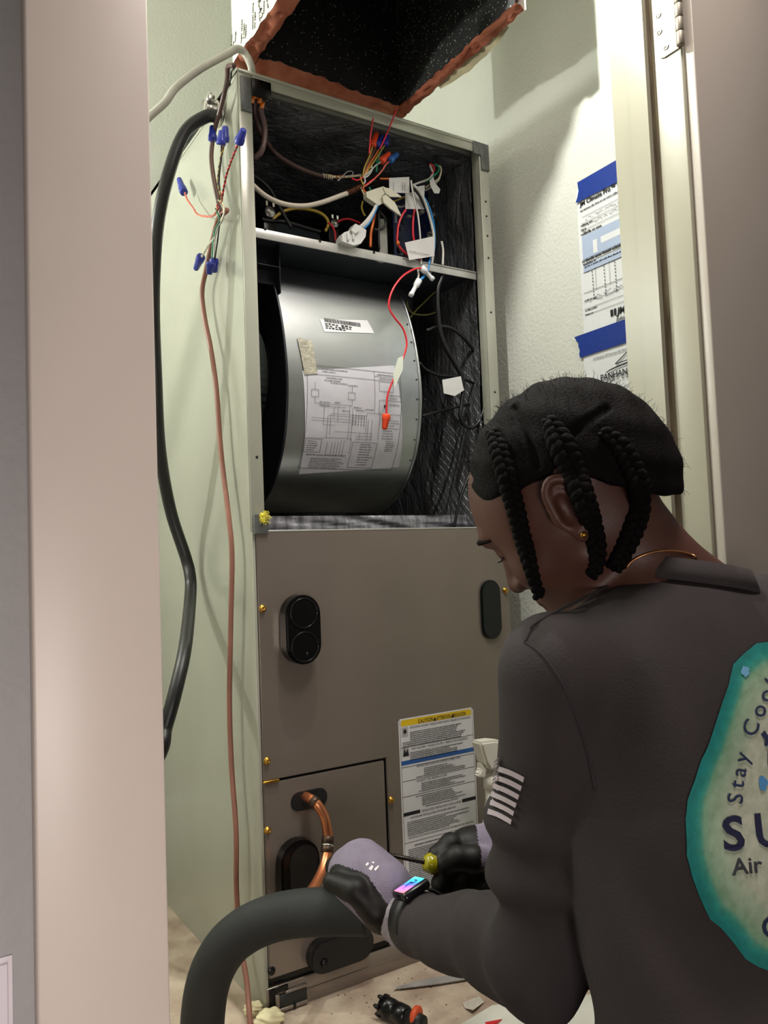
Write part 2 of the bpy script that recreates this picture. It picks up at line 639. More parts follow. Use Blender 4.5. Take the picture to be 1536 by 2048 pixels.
# deck under the blower: foil wall rising behind the lower panel's lip
sheet('foil_liner', lambda u, v: (0.024 + 0.486 * u, 0.085 + 0.0 * v, 0.70 + 0.083 * v), 60, 16, mat('silver_foil_lining', (176, 176, 184), 0.30, 0.7, var=0.3, vscale=24, stretch=(3, 1, 0.6), bump=1.0, bscale=50), ah, 0.006, (0, 1, 0), 5)

# control tray: flange, underside, rear plate
tray = boxes('control_tray', [((0.0245, 0.018, 1.2495), (0.329, 0.0205, 1.2665)), ((0.329, 0.022, 1.251), (0.5085, 0.0245, 1.268)),
                              ((0.0245, 0.02, 1.2645), (0.5085, 0.035, 1.2665))], white_steel, ah, 0.0008)
for q in ((530, 458), (640, 482), (748, 505)):
    p = un(q[0], q[1], 1, 0.0178)
    lathe('punched_hole', p, p + np.array([0, 0.0006, 0]), [(0, 0.0028), (1, 0.0028)], black_pl, tray, 8)
box('tray_floor', (0.026, 0.03, 1.258), (0.508, 0.515, 1.264), steel_d, ah)
box('tray_box', (0.03, 0.25, 1.264), (0.30, 0.257, 1.395), steel_d, ah, 0.002)
for q in ((705, 506), (760, 518)):
    p = un(q[0], q[1], 1, 0.03)
    V, Fc = sweep([p + np.array([0.014 * math.cos(a), 0, 0.006 * math.sin(a)]) for a in np.linspace(math.pi, 2 * math.pi, 9)], 0.0012, 6)
    mesh('ring_clip', V, Fc, silver_m, tray, True)

# ---- blower
blower_pts = [(0.155, 1.262), (0.118, 1.245), (0.0772, 1.203), (0.050, 1.140), (0.034, 1.07), (0.030, 1.00), (0.046, 0.92), (0.078, 0.865), (0.118, 0.828),
              (0.17, 0.805), (0.23, 0.798), (0.33, 0.82), (0.41, 0.88), (0.452, 0.97), (0.462, 1.07), (0.452, 1.17), (0.44, 1.262)]
prof = [tuple(p) for p in spline([(a, b_) for a, b_ in blower_pts], 5)]
BX0, BX1 = 0.0875, 0.3637
V, Fc = [], []
for x in (BX0, BX1):
    V += [(x, p[0], p[1]) for p in prof]
n = len(prof)
for i in range(n - 1):
    Fc.append((i, i + n, i + n + 1, i + 1))
bl = mesh('blower_housing', V, Fc, steel_m, ah, True)
HY, HZ, HR = 0.222, 1.045, 0.122


def ring_plate(name, x, m, parent):
    Vv, Ff = [], []
    N = len(prof)
    for i, p in enumerate(prof):
        a = math.atan2(p[1] - HZ, p[0] - HY)
        Vv.append((x, p[0], p[1]))
        Vv.append((x, HY + HR * math.cos(a), HZ + HR * math.sin(a)))
    for i in range(N):
        j = (i + 1) % N
        Ff.append((2 * i, 2 * j, 2 * j + 1, 2 * i + 1))
    return mesh(name, Vv, Ff, m, parent)


plate_m = mat('blower_side_dark', (40, 42, 46), 0.4, 0.5, var=0.08)
ring_plate('side_plate', BX0, plate_m, bl)
ring_plate('side_plate', BX1, plate_m, bl)
# rolled rim seams
tube('rim', [(BX0 - 0.001, p[0] - 0.001, p[1]) for p in prof], 0.0028, plate_m, bl, 6, raw=True)
tube('rim', [(BX1 + 0.001, p[0] - 0.001, p[1]) for p in prof], 0.0028, steel_m, bl, 6, raw=True)
# inlet bell
bell = []
for k in range(41):
    a = 2 * math.pi * k / 40
    bell.append((BX0 + 0.004, HY + (HR - 0.003) * math.cos(a), HZ + (HR - 0.003) * math.sin(a)))
tube('inlet_ring', bell, 0.006, black_pl, bl, 8, raw=True)
# fan wheel blades
blade_m = mat('blade_grey_green', (214, 228, 220), 0.45, 0.0, var=0.06)
NB = 40
bme = None
for k in range(NB):
    a = 2 * math.pi * k / NB
    if bme is None:
        Vv, Ff = [], []
        for i in range(5):
            rr = 0.094 + 0.022 * i / 4
            da = -0.10 + 0.16 * (i / 4) ** 1.6
            for xx in (0.10, 0.345):
                Vv.append((xx, rr * math.cos(da), rr * math.sin(da)))
        for i in range(4):
            Ff.append((2 * i, 2 * i + 1, 2 * i + 3, 2 * i + 2))
        o = mesh('fan_blade', Vv, Ff, blade_m, None, True)
        bme = o.data
    else:
        o = bpy.data.objects.new('fan_blade', bme)
        COL.objects.link(o)
    o.location = (0, HY, HZ)
    o.rotation_euler = (a, 0, 0)
    put(o, bl)
lathe('wheel_hub', (0.24, HY, HZ), (0.30, HY, HZ), [(0, 0.03), (1, 0.03)], black_pl, bl, 20)
# bracket at the upper left of the blower
boxes('mounting_bracket', [((0.046, 0.066, 1.19), (0.090, 0.068, 1.262)), ((0.0865, 0.045, 1.17), (0.0885, 0.068, 1.262)), ((0.046, 0.045, 1.215), (0.09, 0.066, 1.217))], plate_m, bl, 0.0006)
boxes('mounting_bracket', [((0.364, 0.12, 1.20), (0.42, 0.122, 1.262))], plate_m, bl, 0.0006)

# housing prints: follow the curved front
PR = np.array(prof)
zs = PR[:30, 1]


def drum(u, v, off=0.0008):
    """u = x, v = z on the front half of the scroll"""
    k = 29
    yy = np.interp(-v, -PR[:46, 1], PR[:46, 0])
    y2 = np.interp(-(v - 0.002), -PR[:46, 1], PR[:46, 0])
    nn = np.array([0, -0.002, (y2 - yy)])
    nn = nn / np.linalg.norm(nn)
    nn = np.array([0, -abs(nn[1]), -nn[2]])
    return np.array([u, yy, v]) + nn * off


def drum_sheet(name, quad, m, parent, off, nu=4, nv=24):
    (u0, v0), (u1, v1), (u2, v2), (u3, v3) = quad      # tl tr br bl
    Vv, Ff = [], []
    for j in range(nv + 1):
        t = j / nv
        for i in range(nu + 1):
            s = i / nu
            u = (u0 * (1 - s) + u1 * s) * (1 - t) + (u3 * (1 - s) + u2 * s) * t
            v = (v0 * (1 - s) + v1 * s) * (1 - t) + (v3 * (1 - s) + v2 * s) * t
            Vv.append(drum(u, v, off))
    for j in range(nv):
        for i in range(nu):
            q = j * (nu + 1) + i
            Ff.append((q, q + 1, q + nu + 2, q + nu + 1))
    return mesh(name, Vv, Ff, m, parent, True)


def drum_uv(px, py):
    """pixel -> (x, z) on the scroll front by marching"""
    d = ray(px, py)
    best = None
    for t in np.linspace(0.9, 1.7, 1600):
        p = CAM + d * t
        if 0.79 < p[2] < 1.262:
            yy = np.interp(-p[2], -PR[:46, 1], PR[:46, 0])
            if p[1] >= yy:
                return (p[0], p[2])
    return (p[0], p[2])


q4 = [drum_uv(*q) for q in ((604, 742), (788, 731), (797, 934), (597, 948))]
diag_m = mat('diagram_label', (196, 196, 202), 0.22, var=0.04, vscale=30, coat=0.4)
dl = drum_sheet('wiring_diagram', q4, diag_m, bl, 0.0008)
u0 = (q4[0][0] + q4[3][0]) / 2
u1 = (q4[1][0] + q4[2][0]) / 2
v1 = (q4[0][1] + q4[1][1]) / 2
v0 = (q4[2][1] + q4[3][1]) / 2


def dmap(a, c):     # a,c in 0..1 from lower left
    return drum(u0 + (u1 - u0) * a, v0 + (v1 - v0) * c, 0.0016)


rnd = random.Random(3)
fp = Flat(dmap)
T = 0.004


def dline(a0, c0, a1, c1, t=T):
    k = max(1, int(abs(c1 - c0) * 12))
    for i in range(k):
        fp.line(a0 + (a1 - a0) * i / k, c0 + (c1 - c0) * i / k, a0 + (a1 - a0) * (i + 1) / k, c0 + (c1 - c0) * (i + 1) / k, t)


def dbox(a0, c0, a1, c1, t=T):
    dline(a0, c0, a1, c0, t)
    dline(a1, c0, a1, c1, t)
    dline(a1, c1, a0, c1, t)
    dline(a0, c1, a0, c0, t)


dbox(0.01, 0.01, 0.99, 0.99)
dbox(0.01, 0.90, 0.70, 0.99)
dbox(0.70, 0.56, 0.99, 0.99)
dbox(0.70, 0.94, 0.99, 0.99)
dline(0.70, 0.90, 0.99, 0.90)
dbox(0.75, 0.79, 0.90, 0.89)
dbox(0.75, 0.56, 0.99, 0.70)
dbox(0.02, 0.16, 0.18, 0.28)
dbox(0.50, 0.03, 0.76, 0.27)
dbox(0.05, 0.68, 0.12, 0.75)
dbox(0.42, 0.68, 0.49, 0.75)
for (a0, c0, a1, c1) in ((0.085, 0.68, 0.085, 0.62), (0.085, 0.62, 0.46, 0.62), (0.46, 0.62, 0.46, 0.68), (0.085, 0.75, 0.085, 0.82), (0.46, 0.75, 0.46, 0.82),
                         (0.15, 0.595, 0.40, 0.595), (0.18, 0.595, 0.18, 0.42), (0.28, 0.60, 0.28, 0.48), (0.32, 0.60, 0.32, 0.46), (0.06, 0.48, 0.52, 0.48), (0.06, 0.455, 0.52, 0.455),
                         (0.18, 0.42, 0.30, 0.42), (0.22, 0.51, 0.60, 0.51), (0.22, 0.51, 0.22, 0.30), (0.25, 0.53, 0.62, 0.53), (0.25, 0.53, 0.25, 0.33), (0.30, 0.36, 0.70, 0.36), (0.56, 0.36, 0.56, 0.30),
                         (0.44, 0.62, 0.44, 0.30), (0.47, 0.60, 0.47, 0.28), (0.62, 0.56, 0.70, 0.56), (0.62, 0.56, 0.62, 0.36), (0.68, 0.50, 0.68, 0.30), (0.64, 0.50, 0.64, 0.30),
                         (0.20, 0.30, 0.48, 0.30), (0.48, 0.30, 0.48, 0.16), (0.24, 0.26, 0.24, 0.14), (0.29, 0.26, 0.29, 0.14), (0.32, 0.26, 0.32, 0.14), (0.35, 0.26, 0.35, 0.14), (0.38, 0.28, 0.38, 0.14), (0.41, 0.28, 0.41, 0.14),
                         (0.52, 0.30, 0.70, 0.30), (0.52, 0.33, 0.70, 0.33), (0.76, 0.56, 0.76, 0.30), (0.01, 0.29, 0.20, 0.29)):
    dline(a0, c0, a1, c1, 0.0035)
for i in range(5):
    for j in range(4):
        fp.rect(0.47 + 0.03 * i, 0.43 + 0.03 * j, 0.48 + 0.03 * i, 0.445 + 0.03 * j)
for (a0, a1, c) in ((0.16, 0.42, 0.955), (0.16, 0.30, 0.93), (0.73, 0.96, 0.955), (0.75, 0.95, 0.915), (0.20, 0.36, 0.87), (0.18, 0.34, 0.845), (0.24, 0.42, 0.825), (0.42, 0.52, 0.815),
                    (0.13, 0.24, 0.63), (0.28, 0.34, 0.635), (0.13, 0.24, 0.60), (0.48, 0.56, 0.60), (0.50, 0.60, 0.575), (0.60, 0.69, 0.59), (0.36, 0.44, 0.56), (0.86, 0.97, 0.655), (0.86, 0.95, 0.72), (0.86, 0.98, 0.75)):
    fp.words(a0, a1, c, 0.012, rnd)
for i in range(9):
    fp.words(0.80, rnd.uniform(0.9, 0.98), 0.52 - 0.026 * i, 0.011, rnd)
    fp.words(0.58, rnd.uniform(0.68, 0.75), 0.245 - 0.024 * i, 0.011, rnd)
for i in range(6):
    fp.words(0.85, rnd.uniform(0.93, 0.97), 0.285 - 0.018 * i, 0.010, rnd)
for i in range(5):
    fp.words(0.04, rnd.uniform(0.12, 0.17), 0.255 - 0.02 * i, 0.011, rnd)
fp.words(0.05, 0.45, 0.13, 0.014, rnd)
for i in range(7):
    fp.words(0.10, rnd.uniform(0.38, 0.47), 0.10 - 0.014 * i, 0.009, rnd)
fp.build('diagram_print', ink_g, dl)
fb = Flat(dmap)
fb.rect(0.80, 0.625, 0.83, 0.655)
fb.build('diagram_print', ink_m, dl)
# printed barcode sticker
q5 = [drum_uv(*q) for q in ((639, 639), (734, 641), (748, 667), (648, 664))]
bs = drum_sheet('barcode_label', q5, label_m, bl, 0.0008, 4, 6)
bu0, bu1 = (q5[0][0] + q5[3][0]) / 2, (q5[1][0] + q5[2][0]) / 2
bv1, bv0 = (q5[0][1] + q5[1][1]) / 2, (q5[2][1] + q5[3][1]) / 2
fp = Flat(lambda a, c: drum(bu0 + (bu1 - bu0) * a, bv0 + (bv1 - bv0) * c, 0.0016))
a = 0.06
while a < 0.78:
    ww = rnd.choice((0.006, 0.009, 0.014))
    fp.rect(a, 0.58, a + ww, 0.90)
    a += ww + rnd.choice((0.006, 0.010))
for c in (0.40, 0.24, 0.08):
    fp.words(0.06, 0.62 if c > 0.1 else 0.5, c, 0.11, rnd)
fp.build('barcode_print', ink_m, bs)
# foam damping patch
q6 = [drum_uv(*q) for q in ((593, 676), (622, 682), (634, 748), (608, 750))]
drum_sheet('foam_patch', q6, mat('crumpled_film', (168, 164, 146), 0.45, 0.2, var=0.15, vscale=60, bump=1.0, bscale=120), bl, 0.0022, 4, 12)
# clear film over the diagram
# rivets along the right rim
for v in np.linspace(0.85, 1.15, 9):
    p = drum(BX1 - 0.006, v, 0.0005)
    lathe('rivet', p, p + np.array([0, -0.0012, 0]), [(0, 0.0022), (1, 0.0014)], steel_d, bl, 8)

# ---- lower front panels
lip = 0.753
prism('access_panel', [(0.006, 0.3575), (0.006, 0.752), (0.5315, 0.752), (0.5315, 0.0535), (0.2355, 0.0535), (0.2355, 0.3575)], 1, -0.006, -0.0005, taupe_m, ah, 0.0012, True)
box('panel_lip', (0.024, -0.006, 0.7515), (0.5315, 0.022, 0.7545), white_steel, ah, 0.0006)
prism('coil_panel', [(0.006, 0.0545), (0.006, 0.3535), (0.2305, 0.3535), (0.2305, 0.0545)], 1, -0.0065, -0.0005, taupe_m, ah, 0.0014, True)
box('panel_backing', (0.002, 0.0, 0.0), (0.531, 0.003, 0.752), black_pl, ah)
box('bottom_rail', (0.0015, -0.006, 0.0), (W, 0.0, 0.0405), taupe_m, ah, 0.0014)
box('rail_ledge', (0.02, -0.0075, 0.0195), (W - 0.001, -0.006, 0.0215), taupe_m, ah, 0.0006)
box('edge_trim', (0.0, -0.003, 0.0), (0.0055, 0.001, 0.752), cab_m, ah, 0.0008)
# dark channel and torn tab where the panels meet on the left
ch = un(540, 1563, 1, -0.008)
box('latch_clip', (0.004, -0.011, 0.3538), (0.032, -0.006, 0.3585), gold_m, ah, 0.0016)
# upper left corner clip with yellow fibre
box('corner_clip', (0.002, -0.010, 0.748), (0.026, -0.004, 0.781), br, ah, 0.001)

# drain fitting at the lower left corner
df = boxes('drain_fitting', [((0.004, -0.0095, 0.011), (0.0125, -0.006, 0.0405)), ((0.0125, -0.0095, 0.0315), (0.036, -0.006, 0.0405))], black_pl, ah, 0.0008)
boxes('drain_cover', [((0.019, -0.012, 0.0085), (0.067, -0.0062, 0.0275))], mat('drain_cover_dark', (30, 32, 30), 0.5, var=0.05), df, 0.001)
boxes('drain_frame', [((0.013, -0.0135, 0.003), (0.019, -0.0062, 0.030)), ((0.019, -0.0135, 0.0035), (0.068, -0.0062, 0.0085)), ((0.03, -0.0125, 0.0275), (0.068, -0.0062, 0.0315))], taupe_m, df, 0.001)
box('drain_tab', (0.042, -0.0145, 0.002), (0.0465, -0.006, 0.010), black_pl, df, 0.0008)

# hex screws with washer heads
for q in ((525, 1217), (1010, 1181), (534, 1522), (782, 1600), (535, 1661)):
    p = un(q[0], q[1], 1, -0.0065)
    s = lathe('hex_screw', p, p + np.array([0, -0.0055, 0]), [(0, 0.0062), (0.2, 0.0060), (0.22, 0.0042), (0.8, 0.0042), (1.0, 0.0034), (1.001, 0.0022), (0.85, 0.0018)], gold_m, ah, 12)
p = un(543, 1942, 1, -0.0066)
lathe('hole_plug', p, p + np.array([0, -0.002, 0]), [(0, 0.0068), (1, 0.006)], black_pl, ah, 16)

# black obround knock-out caps
g = prism('black_cap', obround(0.0725, 0.592, 0.0625, 0.1115), 1, -0.034, -0.006, black_pl, ah, 0.003, True)
for z in (0.6185, 0.5645):
    ring = [(0.0725 + 0.0235 * math.cos(a), -0.0345, z + 0.0235 * math.sin(a)) for a in np.linspace(0, 2 * math.pi, 33)]
    tube('moulded_ring', ring, 0.0012, black_pl, g, 6, raw=True)
lathe('moulded_nub', (0.0755, -0.034, 0.553), (0.0755, -0.037, 0.553), [(0, 0.0035), (1, 0.0025)], black_pl, g, 10)
prism('black_cap', obround(0.4805, 0.5965, 0.0475, 0.112), 1, -0.013, -0.006, mat('black_gloss_plastic', (8, 16, 14), 0.25, var=0.1, bump=0.1, bscale=400), ah, 0.002, True)
g3 = prism('black_cap', obround(0.0555, 0.206, 0.068, 0.112), 1, -0.03, -0.006, black_pl, ah, 0.003, True)
inner = obround(0.0605, 0.207, 0.050, 0.094)
prism('cap_recess', inner, 1, -0.0312, -0.0295, mat('black_pit', (6, 6, 6), 0.6), g3)
g4 = prism('black_cap', obround(0.1275, 0.070, 0.118, 0.052, math.radians(0)), 1, -0.026, -0.006, black_rub, ah, 0.003, True)
lathe('moulded_nub', (0.092, -0.026, 0.063), (0.092, -0.030, 0.063), [(0, 0.007), (1, 0.005)], black_pl, g4, 12)
# rubber grommet around the copper line
gr = prism('rubber_grommet', obround(0.0840, 0.3155, 0.066, 0.030), 1, -0.010, -0.0064, black_rub, ah, 0.002, True)

# ---- caution label
LX0, LX1, LZ0, LZ1 = 0.2625, 0.4285, 0.062, 0.4185
cl = prism('caution_label', [(LX0 + 0.004, LZ0), (LX1 - 0.004, LZ0), (LX1, LZ0 + 0.004), (LX1, LZ1 - 0.004), (LX1 - 0.004, LZ1), (LX0 + 0.004, LZ1), (LX0, LZ1 - 0.004), (LX0, LZ0 + 0.004)], 1, -0.0069, -0.0060, label_m, ah)


def lmap(a, c, d=0.0003):
    return (LX0 + (LX1 - LX0) * a, -0.0069 - d, LZ1 - c * (LZ1 - LZ0))


yb = Flat(lambda a, c: lmap(a, c, 0.0002))
yb.poly([(0.03, 0.012), (0.05, 0.006), (0.95, 0.006), (0.97, 0.012), (0.97, 0.036), (0.03, 0.036)])
yb.build('yellow_band', yel_p, cl)
bb = Flat(lambda a, c: lmap(a, c, 0.0002))
bb.rect(0.02, 0.2035, 0.98, 0.2245)
bb.build('blue_band', blu_p, cl)
kb = Flat(lambda a, c: lmap(a, c, 0.0002))
kb.rect(0.02, 0.453, 0.23, 0.470)
kb.rect(0.79, 0.453, 0.98, 0.470)
for c in (0.139, 0.234, 0.302, 0.376, 0.598, 0.86):
    kb.rect(0.02, c, 0.98, c + 0.0022)
kb.rect(0.015, 0.004, 0.019, 0.99)
kb.rect(0.981, 0.004, 0.985, 0.99)
kb.build('black_band', ink_m, cl)
tx = Flat(lambda a, c: lmap(a, c, 0.0005))


def ltext(s, a, c, size, w_=None, bold=0.0, align='CENTER'):
    V_, F_ = text_geo(s, 1.0, bold, 0.0, 1.0, align)
    xs_ = [v[0] for v in V_]
    span = max(xs_) - min(xs_)
    ar = (LZ1 - LZ0) / (LX1 - LX0)
    sx = (w_ / span) if w_ else size * ar
    b_ = len(tx.V)
    tx.V += [lmap(a + x * sx, c - y * size, 0.0005) for x, y in V_]
    tx.F += [tuple(i + b_ for i in f) for f in F_]


ltext('CAUTION', 0.35, 0.033, 0.026, 0.20, 0.01)
ltext('ATTENTION', 0.59, 0.033, 0.026, 0.20, 0.01)
ltext('PRECAUCI\u00d3N', 0.80, 0.033, 0.026, 0.18, 0.01)
for a in (0.47, 0.71):
    tx.poly([(a - 0.02, 0.034), (a + 0.02, 0.034), (a, 0.015)])
ltext('EXPLOSION HAZARD / RISQUE D\u2019EXPLOSION / PELIGRO DE EXPLOSI\u00d3N', 0.55, 0.052, 0.014, 0.82)
ltext('FIRE HAZARD / RISQUE DE FEU / RIESGO DE INCENDIO', 0.53, 0.157, 0.015, 0.76)
ltext('BEFORE REPLACING OR COMPLETE THESE STEPS', 0.50, 0.246, 0.014, 0.58)
ltext('AVANT DE REMPLACER', 0.40, 0.318, 0.014, 0.40)
ltext('INSTALLATION / INSTALACI\u00d3N / INSTALLATION', 0.51, 0.468, 0.016, 0.52)
ltext('UNIT REQUIRES THE FOLLOWING FOR PROPER OPERATION', 0.40, 0.487, 0.013, 0.60, 0.006)
ltext('SEE INSTALLATION INSTRUCTIONS FOR ADDITIONAL INFORMATION ON THESE AND', 0.50, 0.582, 0.012, 0.86, 0.004)
for i in range(8):
    tx.words(0.14 if i < 5 else 0.04, rnd.uniform(0.72, 0.95), 0.069 + 0.0092 * i, 0.0062, rnd)
for i in range(5):
    tx.words(0.13, rnd.uniform(0.6, 0.9), 0.168 + 0.0085 * i, 0.006, rnd)
for i, (r0, cc) in enumerate(((0.30, 0.256), (0.30, 0.265), (0.30, 0.274), (0.30, 0.283), (0.20, 0.292), (0.26, 0.327), (0.26, 0.336), (0.26, 0.345), (0.26, 0.354), (0.22, 0.363),
                              (0.18, 0.385), (0.26, 0.394), (0.26, 0.403), (0.26, 0.412), (0.26, 0.421), (0.26, 0.430), (0.30, 0.441))):
    tx.words(r0, rnd.uniform(0.6, 0.86), cc, 0.006, rnd)
for i in range(8):
    tx.words(0.06, rnd.uniform(0.55, 0.9), 0.500 + 0.009 * i, 0.006, rnd)
tx.words(0.14, 0.48, 0.615, 0.008, rnd)
for i in range(25):
    tx.words(0.06, rnd.uniform(0.5, 0.95), 0.632 + 0.0092 * i, 0.006, rnd)
for i in range(8):
    tx.words(0.06, rnd.uniform(0.5, 0.9), 0.868 + 0.009 * i, 0.006, rnd)
tx.poly([(0.04, 0.182), (0.06, 0.142), (0.08, 0.165), (0.10, 0.145), (0.115, 0.182)])
tx.poly([(0.05, 0.072), (0.06, 0.055), (0.075, 0.048), (0.09, 0.055), (0.10, 0.072), (0.085, 0.067), (0.075, 0.078), (0.065, 0.067)])
tx.build('label_print', ink_m, cl)
pg = Flat(lambda a, c: lmap(a, c, 0.0002))
pg.rect(0.035, 0.042, 0.115, 0.088)
pg.rect(0.035, 0.14, 0.12, 0.184)
pg.build('pictogram_panel', mat('print_light_grey', (178, 176, 176), 0.4, var=0.02), cl)

# ================================================================= SUPPLY PLENUM (cut open above the cabinet)
PX0, PX1, PY0, PY1, PZ = 0.036, 0.405, -0.264, 0.105, 1.602
du = thing('supply_plenum', ((PX0 + PX1) / 2, (PY0 + PY1) / 2, PZ), 'cut open duct board plenum with torn reddish insulation edge and black inside', 'duct')
TH = 0.036
liner_m = mat('duct_black_liner', (17, 17, 16), 0.65, var=0.3, vscale=80, bump=0.6, bscale=260)
nt, b = nodes_of(liner_m)
vo = nt.nodes.new('ShaderNodeTexVoronoi')
vo.inputs['Scale'].default_value = 170
tcl = nt.nodes.new('ShaderNodeTexCoord')
nt.links.new(tcl.outputs['Object'], vo.inputs['Vector'])
sp = nt.nodes.new('ShaderNodeSeparateColor')
nt.links.new(vo.outputs['Color'], sp.inputs[0])
m1 = math_node('LESS_THAN', vo.outputs['Distance'], 0.22)
m2 = math_node('GREATER_THAN', sp.outputs[0], 0.72)
fac = math_node('MULTIPLY', m1, m2)
old = b.inputs['Base Color'].links[0].from_socket
mxl = nt.nodes.new('ShaderNodeMix')
mxl.data_type = 'RGBA'
mxl.inputs[7].default_value = (0.32, 0.32, 0.27, 1)
nt.links.new(fac, mxl.inputs[0])
nt.links.new(old, mxl.inputs[6])
nt.links.new(mxl.outputs[2], b.inputs['Base Color'])


def jag(k, amp, seed):
    r_ = random.Random(seed * 1000 + k)
    return r_.uniform(-amp, amp)


def duct_wall(side, seed):
    """one board: facing outside, fibre core with torn bottom edge, black liner inside"""
    N = 36
    def base(s):
        if side == 'left':
            return np.array([PX0, PY0 + (PY1 - PY0) * s, 0]), np.array([1, 0, 0])
        if side == 'right':
            return np.array([PX1, PY0 + (PY1 - PY0) * s, 0]), np.array([-1, 0, 0])
        if side == 'back':
            return np.array([PX0 + (PX1 - PX0) * s, PY1, 0]), np.array([0, -1, 0])
        return np.array([PX0 + (PX1 - PX0) * s, PY0, 0]), np.array([0, 1, 0])
    drop = {'left': 0.0, 'right': 0.0, 'back': 0.0, 'front': -0.04}[side]
    Vo, Fo = [], []
    Vi, Fi = [], []
    Vc, Fc = [], []
    nt_ = 5
    th = TH if side == 'left' else 0.024
    for k in range(N + 1):
        s = k / N
        p, nr = base(s)
        zo = PZ - drop + jag(k, 0.0035, seed)
        zi = PZ - drop + 0.004 + jag(k, 0.003, seed + 5)
        if side == 'back':
            zo -= 0.012 * math.sin(math.pi * s) + 0.004
            zi += 0.016 * max(0, math.sin(math.pi * s * 1.3)) * (1 - s)
        Vo += [p + np.array([0, 0, zo]), p + np.array([0, 0, CZ])]
        Vi += [p + nr * th + np.array([0, 0, zi]), p + nr * th + np.array([0, 0, CZ])]
        for j in range(nt_ + 1):
            t = j / nt_
            z = zo * (1 - t) + zi * t + (jag(k * 7 + j, 0.0045, seed + 9) - 0.002 if 0 < j < nt_ else 0)
            Vc.append(p + nr * (0.0008 + (th - 0.0016) * t) + np.array([0, 0, z]))
    for k in range(N):
        Fo.append((2 * k, 2 * k + 1, 2 * k + 3, 2 * k + 2))
        Fi.append((2 * k, 2 * k + 2, 2 * k + 3, 2 * k + 1))
        for j in range(nt_):
            a_ = k * (nt_ + 1) + j
            Fc.append((a_, a_ + 1, a_ + nt_ + 2, a_ + nt_ + 1))
    mesh('outer_facing', Vo, Fo, facing_m, du)
    mesh('inner_liner', Vi, Fi, liner_m, du)
    mesh('insulation_edge', Vc, Fc, ins_m, du, True)


for i, sd in enumerate(('left', 'right', 'back', 'front')):
    duct_wall(sd, i + 1)
# hanging strip of torn facing
V, Fc = [], []
for k in range(13):
    s = k / 12
    yy = PY0 + 0.05 + 0.20 * s
    V += [(PX1 + 0.001, yy, PZ + 0.004), (PX1 + 0.006 + 0.006 * math.sin(math.pi * s), yy, PZ - 0.009 * math.sin(math.pi * s) ** 0.7 - 0.001 + jag(k, 0.002, 77))]
for k in range(12):
    Fc.append((2 * k, 2 * k + 1, 2 * k + 3, 2 * k + 2))
mesh('torn_facing', V, Fc, mat('duct_foil_back', (176, 166, 134), 0.5, 0.2, var=0.1), du, True)
# printing on the left outside facing (reads upwards)
fl = Flat(lambda a, c: (PX0 - 0.0008, a, c))
rnd = random.Random(9)


def vprint(px0, py0, px1, py1, h, txt=None):
    a = un(px0, py0, 0, PX0)
    b_ = un(px1, py1, 0, PX0)
    V_, F_ = text_geo(txt, 1.0, 0.01) if txt else (None, None)
    du_, dv_ = b_[1] - a[1], b_[2] - a[2]
    L = math.hypot(du_, dv_)
    ang = math.atan2(dv_, du_)
    if txt:
        sp_ = max(v[0] for v in V_)
        cq, sq = math.cos(ang), math.sin(ang)
        n0 = len(fl.V)
        fl.V += [fl.f(a[1] + v[0] * L / sp_ * cq + v[1] * h * 1.4 * sq, a[2] + v[0] * L / sp_ * sq - v[1] * h * 1.4 * cq) for v in V_]
        fl.F += [tuple(i + n0 for i in f) for f in F_]
    else:
        c_, s_ = math.cos(ang), math.sin(ang)
        g_ = Flat(lambda q, r: (PX0 - 0.0008, a[1] + q * c_ + r * s_, a[2] + q * s_ - r * c_))
        g_.words(0, L, 0, h, rnd)
        n0 = len(fl.V)
        fl.V += g_.V
        fl.F += [tuple(i + n0 for i in f) for f in g_.F]


vprint(516, 3, 520, 44, 0.014, 'R-4.2')
for q in ((506, 8, 505, 60), (510, 25, 509, 58), (528, 3, 527, 30), (533, 0, 536, 18), (484, 40, 482, 88), (488, 48, 487, 80), (492, 50, 490, 78), (464, 70, 462, 95), (471, 64, 470, 92), (467, 84, 466, 95)):
    vprint(*q, 0.0055)
fl.build('facing_print', ink_m, du)['kind'] = 'stuff'

# ================================================================= PAPERS ON THE RIGHT WALL
def wmap(px, py, off=0.0):
    p = un(px, py, 0, RW)
    return p


def wall_sheet(name, y0, y1, z0, z1, off, m, label, cat, curl=0.0):
    """sheet on the right wall; y0 far edge, y1 near edge"""
    V, Fc = [], []
    n_ = 12
    for j in range(n_ + 1):
        for i in range(n_ + 1):
            s, t = i / n_, j / n_
            c = curl * (1 - s) ** 2 * (0.5 + 0.5 * math.sin(t * 7))
            V.append((RW - off - c, y0 + (y1 - y0) * s, z0 + (z1 - z0) * t))
    for j in range(n_):
        for i in range(n_):
            q = j * (n_ + 1) + i
            Fc.append((q, q + 1, q + n_ + 2, q + n_ + 1))
    return tag(mesh(name, V, Fc, m, None, True), label, cat)


A = un(1152, 400, 0, RW)
B = un(1168, 690, 0, RW)
py0, py1 = A[1] - 0.002, A[1] - 0.216
pz1 = un(1156, 372, 0, RW)[2]
pz0 = pz1 - 0.355
wall_sheet('backing_sheet', py0, py1, pz0 + 0.03, pz1 - 0.006, 0.0006, paper_m, 'white sheet showing as a margin behind the insulation form', 'paper')
form = wall_sheet('insulation_form', py0 - 0.010, py1 - 0.004, pz0 + 0.02, pz1 - 0.004, 0.0016, paper_m, 'white printed insulation form taped to the closet wall between blue tapes', 'form', 0.001)
fy0, fz1 = py0 - 0.010, pz1 - 0.004


def fmap_at(y_, z_, x_=0.0030):
    return lambda a, c: (RW - x_, y_ - a, z_ + c)


def fpix(px, py):
    p = un(px, py, 0, RW)
    return p[1], p[2]


